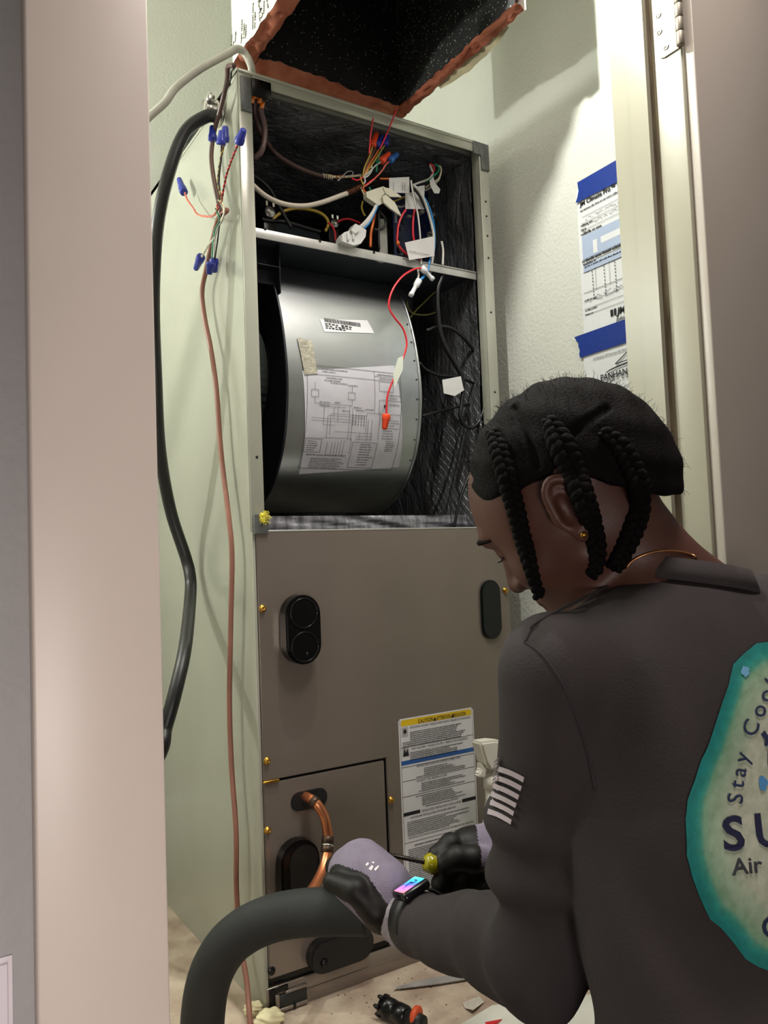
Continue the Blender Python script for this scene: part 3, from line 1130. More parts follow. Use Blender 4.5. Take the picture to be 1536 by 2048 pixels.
rnd = random.Random(21)
fp = Flat(lambda a, c: (RW - 0.0036, -a, c))


def ft(s, px, py, px2, py2, h, bold=0.0, shear=0.0, F_=None, fit=True):
    """text starting at a pixel, ending at a second pixel on the same height"""
    F_ = F_ or fp
    y_, z_ = fpix(px, py)
    y2, z2 = fpix(px2, py2)
    V_, Q_ = text_geo(s, 1.0, bold, shear)
    span = max(v[0] for v in V_)
    sx = (y_ - y2) / span if fit else h
    n0 = len(F_.V)
    F_.V += [F_.f(-y_ + v[0] * sx, z_ + v[1] * h) for v in V_]
    F_.F += [tuple(i + n0 for i in f) for f in Q_]


# handwriting and title are cut off by the door trim, as seen from the hall
y_, z_ = fpix(1163, 416)
fp.text('JM Climate Pro\u2122 Fiber', -y_, z_ + 0.002, 0.0118, bold=0.03)
y_, z_ = fpix(1163, 422)
fp.words(-y_, -y_ + 0.17, z_ - 0.003, 0.0034, rnd)


def fl_words(px, py, L, h):
    y_, z_ = fpix(px, py)
    fp.words(-y_, -y_ + L, z_, h, rnd)


def scrawl(px, py, L, h, seed):
    y_, z_ = fpix(px, py)
    r_ = random.Random(seed)
    u = -y_
    pts = []
    while u < -y_ + L:
        pts.append((u, z_ + r_.uniform(0, h)))
        u += r_.uniform(0.002, 0.005)
    for a, b_ in zip(pts[:-1], pts[1:]):
        if r_.random() < 0.8:
            fp.line(*a, *b_, 0.0007)


for (px, py, L, h) in ((1164, 455, 0.03, 0.004), (1165, 464, 0.012, 0.004), (1168, 452, 0.0, 0.0), (1165, 473, 0.05, 0.005), (1166, 478, 0.17, 0.0), (1167, 527, 0.17, 0.005)):
    if h:
        fl_words(px, py, L, h)
scrawl(1173, 443, 0.13, 0.006, 4)
scrawl(1170, 456, 0.15, 0.006, 5)
for (py, t) in ((436, 0.0006), (449, 0.0006), (463, 0.0006), (521, 0.0006), (530, 0.001), (547, 0.0006), (588, 0.0008), (606, 0.0006), (620, 0.0006), (632, 0.0006)):
    y_, z_ = fpix(1166 + (py - 430) * 0.03, py)
    fp.line(-y_, z_, -y_ + 0.185, z_, t)
for px in (1190, 1214, 1236):
    for k in range(9):
        y_, z_ = fpix(px - 4 + k * 0.4, 543 + k * 5.0)
        z_ = fpix(1180, 548)[1] - 0.0062 * k
        fp.rect(-y_, z_, -y_ + 0.0022, z_ + 0.0022)
for px in (1182, 1210):
    y_, z_ = fpix(px + 4, 535)
    fp.line(-y_ + 0.008, fpix(1180, 540)[1], -y_ + 0.008, fpix(1180, 586)[1], 0.0005)
fl_words(1170, 533, 0.03, 0.0045)
fl_words(1172, 537, 0.17, 0.003)
scrawl(1196, 594, 0.10, 0.006, 7)
fl_words(1172, 604, 0.03, 0.003)
scrawl(1182, 606, 0.09, 0.005, 8)
fl_words(1173, 624, 0.03, 0.003)
fl_words(1174, 632, 0.02, 0.003)
y_, z_ = fpix(1224, 634)
fp.rect(-y_, z_, -y_ + 0.006, z_ + 0.012)
fp.rect(-y_ + 0.008, z_, -y_ + 0.013, z_ + 0.012)
fp.text('JM', -y_ + 0.015, z_, 0.0165, bold=0.03, shear=0.2)
fp.text('Johns', -y_ + 0.012, z_ - 0.012, 0.0105, bold=0.012, shear=0.2)
fp.build('form_print', ink_m, form)['kind'] = 'stuff'
fb = Flat(lambda a, c: (RW - 0.0032, -a, c))
y_, z_ = fpix(1166, 474)
y2, z2 = fpix(1169, 523)
fb.rect(-y_, z2, -y_ + 0.175, z_)
fb.rect(-y_, z2 - 0.022, -y_ + 0.175, z2 - 0.008)
fb.build('form_panel', form_p, form)
fb = Flat(lambda a, c: (RW - 0.0034, -a, c))
fb.rect(-y_ + 0.045, z2 + 0.018, -y_ + 0.12, z2 + 0.03)
fb.rect(-y_ + 0.026, z2 + 0.006, -y_ + 0.036, z2 + 0.030)
fb.build('form_panel', paper_m, form)

t1 = [fpix(1158, 366), fpix(1229, 329), fpix(1233, 363), fpix(1150, 410), fpix(1156, 402), fpix(1159, 385)]


def tape(pts, label):
    V = [(RW - 0.0042, p[0], p[1]) for p in pts] + [(RW - 0.0046, p[0], p[1]) for p in pts]
    n_ = len(pts)
    Fc = [tuple(range(n_)), tuple(range(2 * n_ - 1, n_ - 1, -1))] + [(i, i + n_, (i + 1) % n_ + n_, (i + 1) % n_) for i in range(n_)]
    return tag(mesh('painter_tape', V, Fc, tape_m), label, 'tape', 'blue tape strips on the closet wall')


def ext(p, q, n):      # extend the strip towards the door beyond the trim
    return (p[0] + (q[0] - p[0]) * n, p[1])


z1t, z1b = fpix(1158, 366)[1], fpix(1150, 410)[1]
yt = fpix(1158, 366)[0]
tape([(yt, z1t), (yt - 0.26, z1t + 0.002), (yt - 0.26, z1t - 0.042), (yt + 0.007, z1b), (yt + 0.002, z1b + 0.009), (yt - 0.002, z1b + 0.02)], 'blue painter tape strip along the top of the insulation form')
yt = fpix(1152, 675)[0]
z1t, z1b = fpix(1152, 675)[1], fpix(1161, 717)[1]
tape([(yt, z1t), (yt - 0.26, z1t + 0.002), (yt - 0.26, z1b + 0.004), (yt - 0.012, z1b), (yt - 0.010, z1b + 0.006), (yt - 0.012, z1b + 0.014), (yt - 0.009, z1b + 0.022), (yt - 0.010, z1b + 0.028), (yt - 0.005, z1b + 0.034)],
     'blue painter tape strip above the black roof logo page')
cy0, cz1 = fpix(1168, 700)
cert = wall_sheet('pest_certificate', cy0, cy0 - 0.216, cz1 - 0.279, cz1 + 0.01, 0.0012, paper_m, 'white page with a black roof logo taped under the lower blue tape', 'certificate', 0.002)
fp = Flat(lambda a, c: (RW - 0.0040, -a, c))
y_, z_ = fpix(1189, 721)
fp.text('A Division Of Services By Panhandle', -y_, z_, 0.0062, shear=0.25)
y_, z_ = fpix(1204, 762)
fp.text('PANHANDLE', -y_, z_, 0.0150, bold=0.016)
y_, z_ = fpix(1205, 769)
fp.text('& PEST CONTROL', -y_, z_, 0.0105, spacing=1.35)
y_, z_ = fpix(1215, 745)
yb_, zb_ = -y_, z_
for k in range(12):
    a0, a1 = k / 12, (k + 1) / 12
    fp.poly([(yb_ + 0.10 * a0, zb_ + 0.010 * a0 ** 0.5 - 0.002), (yb_ + 0.10 * a1, zb_ + 0.010 * a1 ** 0.5 - 0.002), (yb_ + 0.10 * a1, zb_ + 0.010 * a1 ** 0.5 + 0.0015 * a1), (yb_ + 0.10 * a0, zb_ + 0.010 * a0 ** 0.5 + 0.0015 * a0)])
fp.line(yb_ + 0.022, zb_ + 0.010, yb_ + 0.066, zb_ + 0.034, 0.002)
fp.line(yb_ + 0.022, zb_ + 0.010, yb_ + 0.09, zb_ + 0.013, 0.0016)
fp.rect(yb_ + 0.058, zb_ + 0.030, yb_ + 0.063, zb_ + 0.042)
y_, z_ = fpix(1214, 786)
fp.text('Certificate of Compliance', -y_, z_, 0.0088, shear=0.2)
for k, h in enumerate((0.005, 0.006, 0.005, 0.005, 0.004)):
    fp.words(-y_ + 0.004, -y_ + 0.12, z_ - 0.016 - 0.014 * k, h, rnd)
fp.build('certificate_print', ink_m, cert)['kind'] = 'stuff'

# ================================================================= DOOR HARDWARE
hg = thing('door_hinge', (XR, -0.505, 1.44), 'satin nickel door hinge on the right door jamb', 'hinge')
hy0, hy1 = -0.5185, -0.4815
hz0 = 1.402
hz1 = hz0 + 0.102
pl = [(hy0, hz0), (hy1 - 0.012, hz0), (hy1 - 0.005, hz0 + 0.003), (hy1, hz0 + 0.012), (hy1, hz1 - 0.012), (hy1 - 0.005, hz1 - 0.003), (hy1 - 0.012, hz1), (hy0, hz1)]
prism('hinge_leaf', pl, 0, XR - 0.0024, XR - 0.0002, hinge_m, hg, 0.0004)
for k in range(5):
    z0_ = hz0 + 0.0005 + k * 0.0203
    lathe('knuckle', (XR - 0.004, hy0 - 0.004, z0_), (XR - 0.004, hy0 - 0.004, z0_ + 0.0196), [(0, 0.0050), (0.05, 0.0056), (0.95, 0.0056), (1, 0.0050)], hinge_m, hg, 16)
for (yy, zz) in ((-0.4885, hz0 + 0.041), (-0.498, hz0 + 0.013), (-0.498, hz0 + 0.088), (-0.4885, hz0 + 0.066)):
    s = lathe('screw', (XR - 0.0024, yy, zz), (XR - 0.0036, yy, zz), [(0, 0.0046), (0.6, 0.0044), (1, 0.0036)], silver_m, hg, 16)
    lathe('drive_recess', (XR - 0.0036, yy, zz), (XR - 0.0038, yy, zz), [(0, 0.0014), (1, 0.0014)], black_pl, s, 4)
p = un(332, 1455, 1, YF + 0.02)
q = un(336, 1592, 1, YF + 0.02)
sp_ = thing('strike_plate', (XL, -0.48, (p[2] + q[2]) / 2), 'thin metal strike plate on the edge of the left door jamb', 'strike plate')
box('plate', (XL - 0.0005, -0.515, q[2]), (XL + 0.0022, -0.475, p[2]), hinge_m, sp_, 0.0006)
lathe('screw', (XL + 0.0020, -0.495, p[2] - 0.006), (XL + 0.0036, -0.495, p[2] - 0.006), [(0, 0.004), (1, 0.003)], silver_m, sp_, 12)
a = un(25, 1912, 1, YF - 0.004)
swp = thing('switch_plate', (a[0] - 0.035, YF, a[2] - 0.057), 'white wall switch plate at the lower left beside the door casing', 'switch plate')
bm = bmesh.new()
bm_box(bm, (a[0] - 0.070, YF - 0.006, a[2] - 0.114), (a[0], YF, a[2]), 0)
bmesh.ops.bevel(bm, geom=[e for e in bm.edges if all(v.co.y < YF - 0.003 for v in e.verts)], offset=0.004, segments=3, affect='EDGES')
bm_obj('plate', bm, mat('switch_plastic', (226, 218, 224), 0.3, var=0.01), swp, True, 0.9)
box('rocker', (a[0] - 0.052, YF - 0.009, a[2] - 0.09), (a[0] - 0.018, YF - 0.005, a[2] - 0.024), mat('switch_plastic', (226, 218, 224), 0.3, var=0.01), swp, 0.001)

# ================================================================= WIRING OUTSIDE THE CABINET
bc = thing('power_cable', un(440, 235, 0, 0.0), 'thick black power cable hanging in an arc down the left cabinet side', 'cable')
bpts = [un(436, 233, 0, -0.014), un(410, 234, 0, -0.034), un(368, 268, 0, -0.068), un(335, 355, 0, -0.096), un(314, 460, 0, -0.110), un(307, 600, 0, -0.111), un(312, 760, 0, -0.100), un(320, 900, 0, -0.083), un(341, 1020, 0, -0.055),
        un(370, 1110, 0, -0.028), un(380, 1150, 0, -0.024), un(381, 1190, 0, -0.034), un(371, 1290, 0, -0.090), un(354, 1370, 0, -0.12), un(332, 1450, 0, -0.14), un(300, 1540, 0, -0.16), np.array([-0.205, 0.40, 0.16]), np.array([-0.235, 0.38, 0.05]), np.array([-0.29, 0.36, 0.0150]), np.array([-0.42, 0.33, 0.0125])]
tube('cable_sheath', bpts, 0.0108, mat('cable_black', (20, 20, 20), 0.42, var=0.15, vscale=60, bump=0.25, bscale=60, stretch=(1, 1, 0.25)), bc, 12, 8)
# clamp connector on the cabinet side
cp = un(440, 228, 0, 0.0)
lathe('clamp_body', cp + np.array([-0.004, -0.002, 0]), cp + np.array([-0.030, 0, -0.002]), [(0, 0.020), (0.2, 0.020), (0.22, 0.0165), (0.8, 0.016), (1, 0.018)], silver_m, bc, 20)
lathe('lock_ring', cp + np.array([0, -0.002, 0]), cp + np.array([-0.005, -0.002, 0]), [(0, 0.024), (1, 0.024)], silver_m, bc, 12)
box('clamp_strap', cp + np.array([-0.030, -0.021, 0.006]), cp + np.array([-0.016, 0.018, 0.020]), silver_m, bc, 0.003)
for dy in (-0.013, 0.011):
    lathe('clamp_screw', cp + np.array([-0.023, dy, 0.019]), cp + np.array([-0.023, dy, 0.025]), [(0, 0.0045), (0.7, 0.0045), (1, 0.0035)], silver_m, bc, 10)

Z5 = (280, 100, 4.096)


def z5(pts, v=-0.02):
    return path(pts, *Z5, ax=0, v=v)


def nut(name, base, tip, m, parent, r=0.0062):
    b_ = np.array(base)
    t_ = np.array(tip)
    o = lathe(name, b_, t_, [(0, r), (0.08, r * 1.05), (0.35, r), (0.40, r * 0.86), (0.95, r * 0.66), (1.0, r * 0.5)], m, parent, 16, ribs=1, ribamp=0.035)
    return o


tb = thing('thermostat_cable', un(440, 400, 0, -0.02), 'rosy brown thermostat cable with blue wire nuts hanging down the left cabinet side', 'cable')
jk = [un(454, 420, 0, -0.016)] + [un(x, y, 0, -0.018) for x, y in ((436, 440), (424, 485), (412, 540), (404, 585), (410, 640), (422, 700), (433, 780), (440, 880), (447, 950), (457, 1030), (464, 1110), (462, 1230), (459, 1400), (463, 1530), (472, 1660), (473, 1780), (480, 1880))]
jk += [un(493, 1960, 0, -0.02), un(500, 2040, 0, -0.03), un(503, 2060, 0, -0.03)]
tube('cable_jacket', jk, 0.0046, mat('cable_rosy', (140, 94, 78), 0.5, var=0.08), tb, 8)
tube('cable_jacket', z5([(770, 128), (740, 128), (718, 150), (712, 260), (660, 480), (612, 650), (590, 780), (585, 900), (605, 1060), (640, 1230), (668, 1330)], -0.017), 0.0042, wire('mauve'), tb, 8)
WN = [('A', (595, 740), (594, 622)), ('B', (692, 752), (700, 625)), ('b', (664, 775), (672, 660)), ('C', (808, 762), (850, 648)), ('D', (360, 1168), (320, 1055)), ('E', (502, 1690), (456, 1797)), ('F', (608, 1715), (610, 1822)), ('f', (580, 1738), (566, 1838))]
for k, (c, a, b_) in enumerate(WN):
    v = -0.03 if c.islower() else -0.02
    nut('wire_nut', z5([a], v)[0], z5([b_], v)[0], nut_blue, tb, 0.0074)
K = (652, 1245)
for col, pts in (('brown', [(598, 750), (592, 900), (612, 1060), (640, 1180), K]), ('yellow', [(694, 750), (668, 860), (650, 960), (640, 1080), (662, 1190), (676, 1260)]), ('black', [(668, 775), (665, 880), (652, 1000), (648, 1080), (655, 1160), K]),
                 ('red', [(800, 772), (758, 880), (715, 1000), (690, 1110), (672, 1210), (660, 1270)]), ('pink', [(368, 1168), (390, 1230), (440, 1300), (470, 1345), (530, 1362), (600, 1356), (636, 1300), (630, 1265)]),
                 ('grey', [(652, 1240), (688, 1320), (672, 1400), (630, 1470), (612, 1560), (605, 1715)]), ('green', [(620, 1300), (650, 1390), (612, 1480), (598, 1580), (588, 1715)]), ('white', [(606, 1540), (560, 1600), (530, 1650), (504, 1692)]),
                 ('black', [(668, 1340), (650, 1440), (635, 1560), (612, 1715)]), ('cream', [(640, 1230), (680, 1260), (690, 1330), (660, 1400)])):
    P = z5(pts, -0.022)
    if col in ('red', 'pink', 'white', 'yellow'):
        twist('conductor', P, 0.0011, 0.014, wire(col), tb, 0.0)
        twist('conductor', P, 0.0011, 0.014, wire('brown' if col in ('yellow', 'red') else 'cream' if col == 'white' else 'pink'), tb, math.pi)
    else:
        tube('conductor', P, 0.0015, wire(col), tb, 6)

gw = tube('grey_sheathed_cable', [np.array([-0.70, 0.594, 1.30]), np.array([-0.55, 0.45, 1.33]), np.array([-0.38, 0.24, 1.40]), un(240, 300, 1, 0.10), un(292, 240, 1, 0.08), un(330, 205, 1, 0.06), un(352, 175, 1, 0.05), un(400, 138, 1, 0.035), un(455, 108, 1, 0.025), un(476, 98, 1, 0.02), un(492, 110, 1, 0.02), un(502, 132, 1, 0.012), un(504, 150, 1, 0.020)],
          0.0066, mat('cable_grey', (176, 174, 162), 0.5, var=0.1, bump=0.3, bscale=120), None, 10)
tag(gw, 'light grey sheathed cable bent over the upper left cabinet corner', 'cable')
tw = tube('thin_black_line', z5([(770, 150), (748, 180), (742, 240), (690, 330), (640, 400), (560, 530), (480, 640), (390, 770), (305, 892)], -0.006), 0.0016, wire('black'), None, 6)  # thin dark slanting line, drawn as a slim tube
tag(tw, 'thin black line slanting diagonally behind the black cable', 'wire')

# ================================================================= WIRING INSIDE THE CABINET
Z2 = (640, 180, 4.2667)
Zb = (500, 280, 6.4)
Z3 = (480, 420, 2.954)
Z4 = (480, 560, 2.954)
Zc = (760, 300, 8.536)


def z2(pts, v=0.06):
    return path(pts, *Z2, ax=1, v=v)


def zb(pts, v=0.12):
    return path(pts, *Zb, ax=1, v=v)


def z3(pts, v=0.02):
    return path(pts, *Z3, ax=1, v=v)


def z4(pts, v=0.02):
    return path(pts, *Z4, ax=1, v=v)


def zc(pts, v=0.05):
    return path(pts, *Zc, ax=1, v=v)


# control board on a dark plate
board_m = mat('circuit_board_blue', (22, 40, 92), 0.45, var=0.2, vscale=60)
cb = thing('control_board', un(820, 420, 1, 0.17), 'dark blue control board packed with small parts in the upper compartment', 'circuit board')
c0 = zc([(180, 200)], 0.17)[0]
c1 = zc([(1010, 1840)], 0.17)[0]
bx0, bx1 = c0[0], c1[0]
bz0, bz1 = 1.275, zc([(500, 180)], 0.17)[0][2]
box('board', (bx0, 0.17, bz0), (bx1, 0.1735, bz1), board_m, cb, 0.0004)
rnd = random.Random(5)
chip = mat('chip_black', (22, 22, 26), 0.35, var=0.1)
for k in range(70):
    x = rnd.uniform(bx0 + 0.004, bx1 - 0.012)
    z = rnd.uniform(bz0 + 0.004, bz1 - 0.012)
    w_, h_ = rnd.uniform(0.003, 0.010), rnd.uniform(0.003, 0.009)
    box('chip', (x, 0.17 - rnd.uniform(0.002, 0.007), z), (x + w_, 0.17, z + h_), rnd.choice((chip, chip, steel_d, wire('grey') if rnd.random() < 0.25 else chip)), cb)
for (a, b_) in ((960, 830), (965, 950), (735, 1040), (955, 1090)):
    p = zc([(a, b_)], 0.15)[0]
    lathe('capacitor', p + np.array([0, 0.02, 0]), p, [(0, 0.0052), (0.9, 0.0052), (1, 0.0044)], wire('grey'), cb, 14)
for k in range(5):
    p = zc([(262, 1100 + 34 * k)], 0.168)[0]
    box('dip_switch', p - np.array([0.0026, 0.003, 0.0008]), p + np.array([0.0026, 0, 0.0008]), paper_m, cb)
fpd = Flat(lambda a, c: (a, 0.1695, c))
for (a, b_, n_) in ((380, 270, 1), (440, 265, 1), (520, 300, 2), (555, 300, 2), (520, 350, 2), (555, 350, 2), (220, 395, 1), (225, 440, 1)):
    p = zc([(a, b_)], 0.1695)[0]
    fpd.rect(p[0], p[2], p[0] + 0.0022, p[2] + 0.0018)
fpd.build('board_print', paper_m, cb)
# relay / terminals on the right edge of the board
p = zc([(990, 1440)], 0.15)[0]
box('terminal_block', p - np.array([0.007, 0, 0.009]), p + np.array([0.007, 0.02, 0.009]), wire('grey'), cb, 0.001)
p = zc([(1000, 1620)], 0.15)[0]
box('yellow_fuse', p - np.array([0.003, 0, 0.005]), p + np.array([0.003, 0.01, 0.005]), wire('yellow'), cb, 0.0008)

# sequencer relays with round caps
for (a, b_, r_, lab) in ((262, 915, 0.0115, 'silver capped round relay at the left end of the control tray'), (1092, 1062, 0.0095, 'silver capped round relay beside the white plug')):
    p = zb([(a, b_)], 0.16)[0]
    rl = thing('round_relay', p, lab, 'relay', 'relays on the control tray')
    lathe('relay_body', p + np.array([0, 0.05, 0]), p + np.array([0, 0.004, 0]), [(0, r_ * 1.35), (1, r_ * 1.35)], black_pl, rl, 20)
    lathe('relay_cap', p + np.array([0, 0.005, 0]), p, [(0, r_), (0.7, r_), (1, r_ * 0.85)], silver_m, rl, 20)
    for s in (-1, 1):
        box('terminal', p + np.array([s * r_ * 0.6 - 0.002, 0.0, r_ * 0.9]), p + np.array([s * r_ * 0.6 + 0.002, 0.008, r_ * 1.7]), silver_m, rl)
    box('relay_foot', (p[0] - 0.012, p[1] + 0.006, 1.2645), (p[0] + 0.012, p[1] + 0.045, p[2]), black_pl, rl, 0.001)
# transformer-like white bracket
tr = thing('white_motor_module', zb([(1900, 900)], 0.14)[0], 'pale plastic upright bracket behind the hanging wires', 'bracket')
p0, p1 = z2([(500, 1090)], 0.10)[0], z2([(580, 1370)], 0.10)[0]
bmx = box('bracket_plate', (p0[0], 0.10, 1.2650), (p1[0], 0.104, p0[2]), wire('grey'), tr, 0.001)
box('bracket_foot', (p0[0], 0.085, 1.2650), (p1[0], 0.10, 1.2675), wire('grey'), tr, 0.0008)

# brown thermostat lead with the wrapped end
bl_ = thing('brown_thermostat_lead', zb([(700, 390)], 0.09)[0], 'brown thermostat lead dropping from the orange bushing and wrapped in bare copper', 'cable')
tube('lead_jacket', [un(509, 190, 1, 0.010), un(510, 225, 1, 0.02), un(520, 262, 1, 0.04)] + zb([(230, 40), (330, 170), (500, 290), (700, 390), (900, 455), (1000, 470)], 0.07), 0.0040, wire('mauve'), bl_, 8)
tube('inner_sheath', zb([(960, 462), (1150, 475), (1300, 465), (1420, 450)], 0.07), 0.0024, wire('cream'), bl_, 6)


def coil(name, pts, R, r, turns, m, parent):
    P = spline(pts, 12)
    out = []
    L = len(P)
    N = int(turns * 12)
    for k in range(N + 1):
        f_ = k / N * (L - 1)
        i = min(int(f_), L - 2)
        p_ = P[i] * (1 - (f_ - i)) + P[i + 1] * (f_ - i)
        t = P[i + 1] - P[i]
        t = t / np.linalg.norm(t)
        n_ = np.cross(t, FW)
        n_ /= np.linalg.norm(n_)
        b_ = np.cross(t, n_)
        a = 2 * math.pi * turns * k / N
        out.append(p_ + (n_ * math.cos(a) + b_ * math.sin(a)) * R)
    return tube(name, out, r, m, parent, 6, raw=True)


coil('wrapped_conductor', zb([(930, 460), (1000, 470), (1060, 478)], 0.07), 0.0036, 0.0011, 5, wire('cream'), bl_)
coil('wrapped_conductor', zb([(1090, 480), (1150, 478), (1200, 470)], 0.07), 0.0036, 0.0009, 2.5, copper_m, bl_)
tube('conductor', zb([(1120, 515), (1150, 500), (1240, 410), (1300, 400), (1320, 425), (1290, 455), (1180, 470), (1130, 525)], 0.068), 0.0009, wire('white'), bl_, 6)
mo = mat('orange_bushing', (226, 122, 20), 0.4, var=0.2, vscale=80)
p = un(513, 195, 1, 0.004)
ob = thing('orange_bushing', p, 'torn orange bushing in the upper left corner of the cabinet', 'bushing')
for k, (dx, dz) in enumerate(((-0.008, -0.004), (-0.002, 0.006), (0.006, 0.0), (0.011, -0.008))):
    q_ = p + np.array([dx, 0.001 * k, dz])
    V = [q_ + np.array([-0.004, 0, -0.007]), q_ + np.array([0.004, 0.003, -0.006]), q_ + np.array([0.005, -0.002, 0.005]), q_ + np.array([-0.002, 0.002, 0.008]), q_ + np.array([-0.004, 0.006, -0.005]), q_ + np.array([0.004, 0.008, 0.004])]
    mesh('bushing_petal', V, [(0, 1, 2, 3), (0, 4, 5, 2), (1, 4, 5)], mo, ob)
tube('dark_lead', [un(520, 215, 1, 0.012), un(530, 260, 1, 0.02), un(524, 300, 1, 0.02), un(508, 318, 1, 0.03)], 0.0052, wire('mauve'), ob, 8)

# white sheathed control cable with its fan of conductors and nuts
wc = thing('control_cable', zb([(700, 840)], 0.05)[0], 'white control cable with orange and blue wire nuts fanned out in the upper compartment', 'cable')
tube('cable_jacket', zb([(-40, 500), (20, 560), (110, 645), (200, 715), (320, 780), (450, 822), (580, 842), (720, 842), (840, 820), (950, 790), (1100, 735), (1250, 680)], 0.03), 0.0044, mat('cable_white', (186, 178, 162), 0.45, var=0.08), wc, 10)
coil('copper_wrap', zb([(1240, 685), (1330, 645), (1430, 595)], 0.03), 0.0044, 0.0011, 8, mat('bare_copper_dark', (132, 82, 64), 0.35, 0.8, var=0.2), wc)
J = (365, 745)
for (a, b_, m_) in (((448, 478), (484, 368), nut_oran), ((478, 478), (528, 392), nut_blue), ((552, 470), (580, 365), nut_blue), ((520, 612), (592, 538), nut_oran), ((592, 606), (662, 545), mat('wire_nut_light_blue', (48, 104, 186), 0.3, var=0.08))):
    nut('wire_nut', z2([a], 0.03)[0], z2([b_], 0.03)[0], m_, wc, 0.0066)
for col, pts in (('yellow', [J, (380, 660), (420, 570), (450, 478)]), ('brown', [J, (400, 650), (440, 560), (482, 478)]), ('yellow', [J, (440, 640), (500, 550), (552, 470)]), ('orange', [J, (430, 620), (470, 560), (500, 510)]),
                 ('white', [J, (430, 690), (480, 640), (524, 612)]), ('pink', [(370, 830), (440, 780), (520, 700), (560, 640), (594, 606)]), ('red', [J, (320, 770), (270, 755)]), ('red', [(380, 820), (430, 780), (480, 745)]),
                 ('green', [(480, 700), (490, 620), (505, 560), (530, 490)]), ('white', [J, (400, 740), (440, 690), (440, 650)]), ('cream', [(350, 830), (370, 880), (410, 920)]), ('orange', [(365, 830), (375, 860), (400, 880)]), ('yellow', [(345, 740), (355, 780), (375, 820)]), ('green', [(420, 830), (440, 870), (465, 905)]), ('white', [(372, 800), (385, 780), (380, 750)])):
    tube('conductor', z2(pts, 0.03), 0.0016, wire(col), wc, 6)
coil('green_wrap', z2([(480, 620), (500, 600)], 0.03), 0.0034, 0.0011, 2, wire('green'), wc)
for lab, pts in (('loose red wire standing up left of the orange wire nut', [(420, 545), (425, 470), (430, 400), (445, 300), (458, 222)]), ('loose red wire reaching above the top rail of the cabinet', [(512, 505), (545, 430), (580, 350), (625, 240), (664, 130)])):
    P = z2(pts, -0.012)
    rw = thing('loose_red_wire', P[0], lab, 'wire', 'loose red wires')
    tube('insulation', P[:-1] + [P[-2] * 0.3 + P[-1] * 0.7], 0.0014, wire('red'), rw, 6)
    tube('bare_tip', [P[-2] * 0.3 + P[-1] * 0.7, P[-1]], 0.0008, copper_m, rw, 6)

# motor harness: tags, plugs and coloured leads
mh = thing('motor_harness', zc([(520, 560)], 0.03)[0], 'bundle of blue, white, black and red motor leads with white paper tags', 'wiring harness')


def quad(name, pts, m, parent, thick=0.0008):
    P = [np.array(p_) for p_ in pts]
    nrm = np.cross(P[1] - P[0], P[2] - P[0])
    nrm /= np.linalg.norm(nrm)
    n_ = len(P)
    V = [p_ for p_ in P] + [p_ + nrm * thick for p_ in P]
    Fc = [tuple(range(n_)), tuple(range(2 * n_ - 1, n_ - 1, -1))] + [(i, (i + 1) % n_, (i + 1) % n_ + n_, i + n_) for i in range(n_)]
    return mesh(name, V, Fc, m, parent)


tag_m = mat('tag_paper', (204, 204, 200), 0.5, var=0.03)
quad('paper_tag', [*zc([(155, 475), (500, 460)], 0.035), *zc([(505, 735), (160, 725)], 0.03)], tag_m, mh)
quad('paper_tag', [*zc([(430, 740), (760, 690)], 0.045), *zc([(755, 1010), (435, 1005)], 0.04)], tag_m, mh)
quad('paper_tag', [*zc([(565, 640), (765, 600), (765, 690), (640, 760)], 0.05)], tag_m, mh)
quad('paper_tag', [*zc([(850, 520), (910, 460), (940, 560), (1030, 670), (1010, 740), (930, 740), (865, 620)], 0.04)], tag_m, mh)
quad('paper_tag', [*zc([(425, 1580), (900, 1475), (930, 1500), (930, 1810), (500, 1880)], 0.012)], tag_m, mh)
fpt = Flat(lambda a, c: (a, 0.0100, c))
p_a, p_b = zc([(500, 1720)], 0.010)[0], zc([(850, 1680)], 0.010)[0]
fpt.words(p_a[0], p_b[0], p_a[2] - 0.001, 0.0022, rnd)
fpt.build('tag_print', ink_g, mh)
fpt = Flat(lambda a, c: (a, 0.0285, c))
for q_ in (230, 385, 425):
    p_a, p_b = zc([(q_, 690)], 0.0285)[0], zc([(q_, 570)], 0.0285)[0]
    for k in range(7):
        fpt.rect(p_a[0], p_a[2] + 0.0024 * k, p_a[0] + 0.0016, p_a[2] + 0.0024 * k + 0.0016)
fpt.build('tag_print', ink_g, mh)
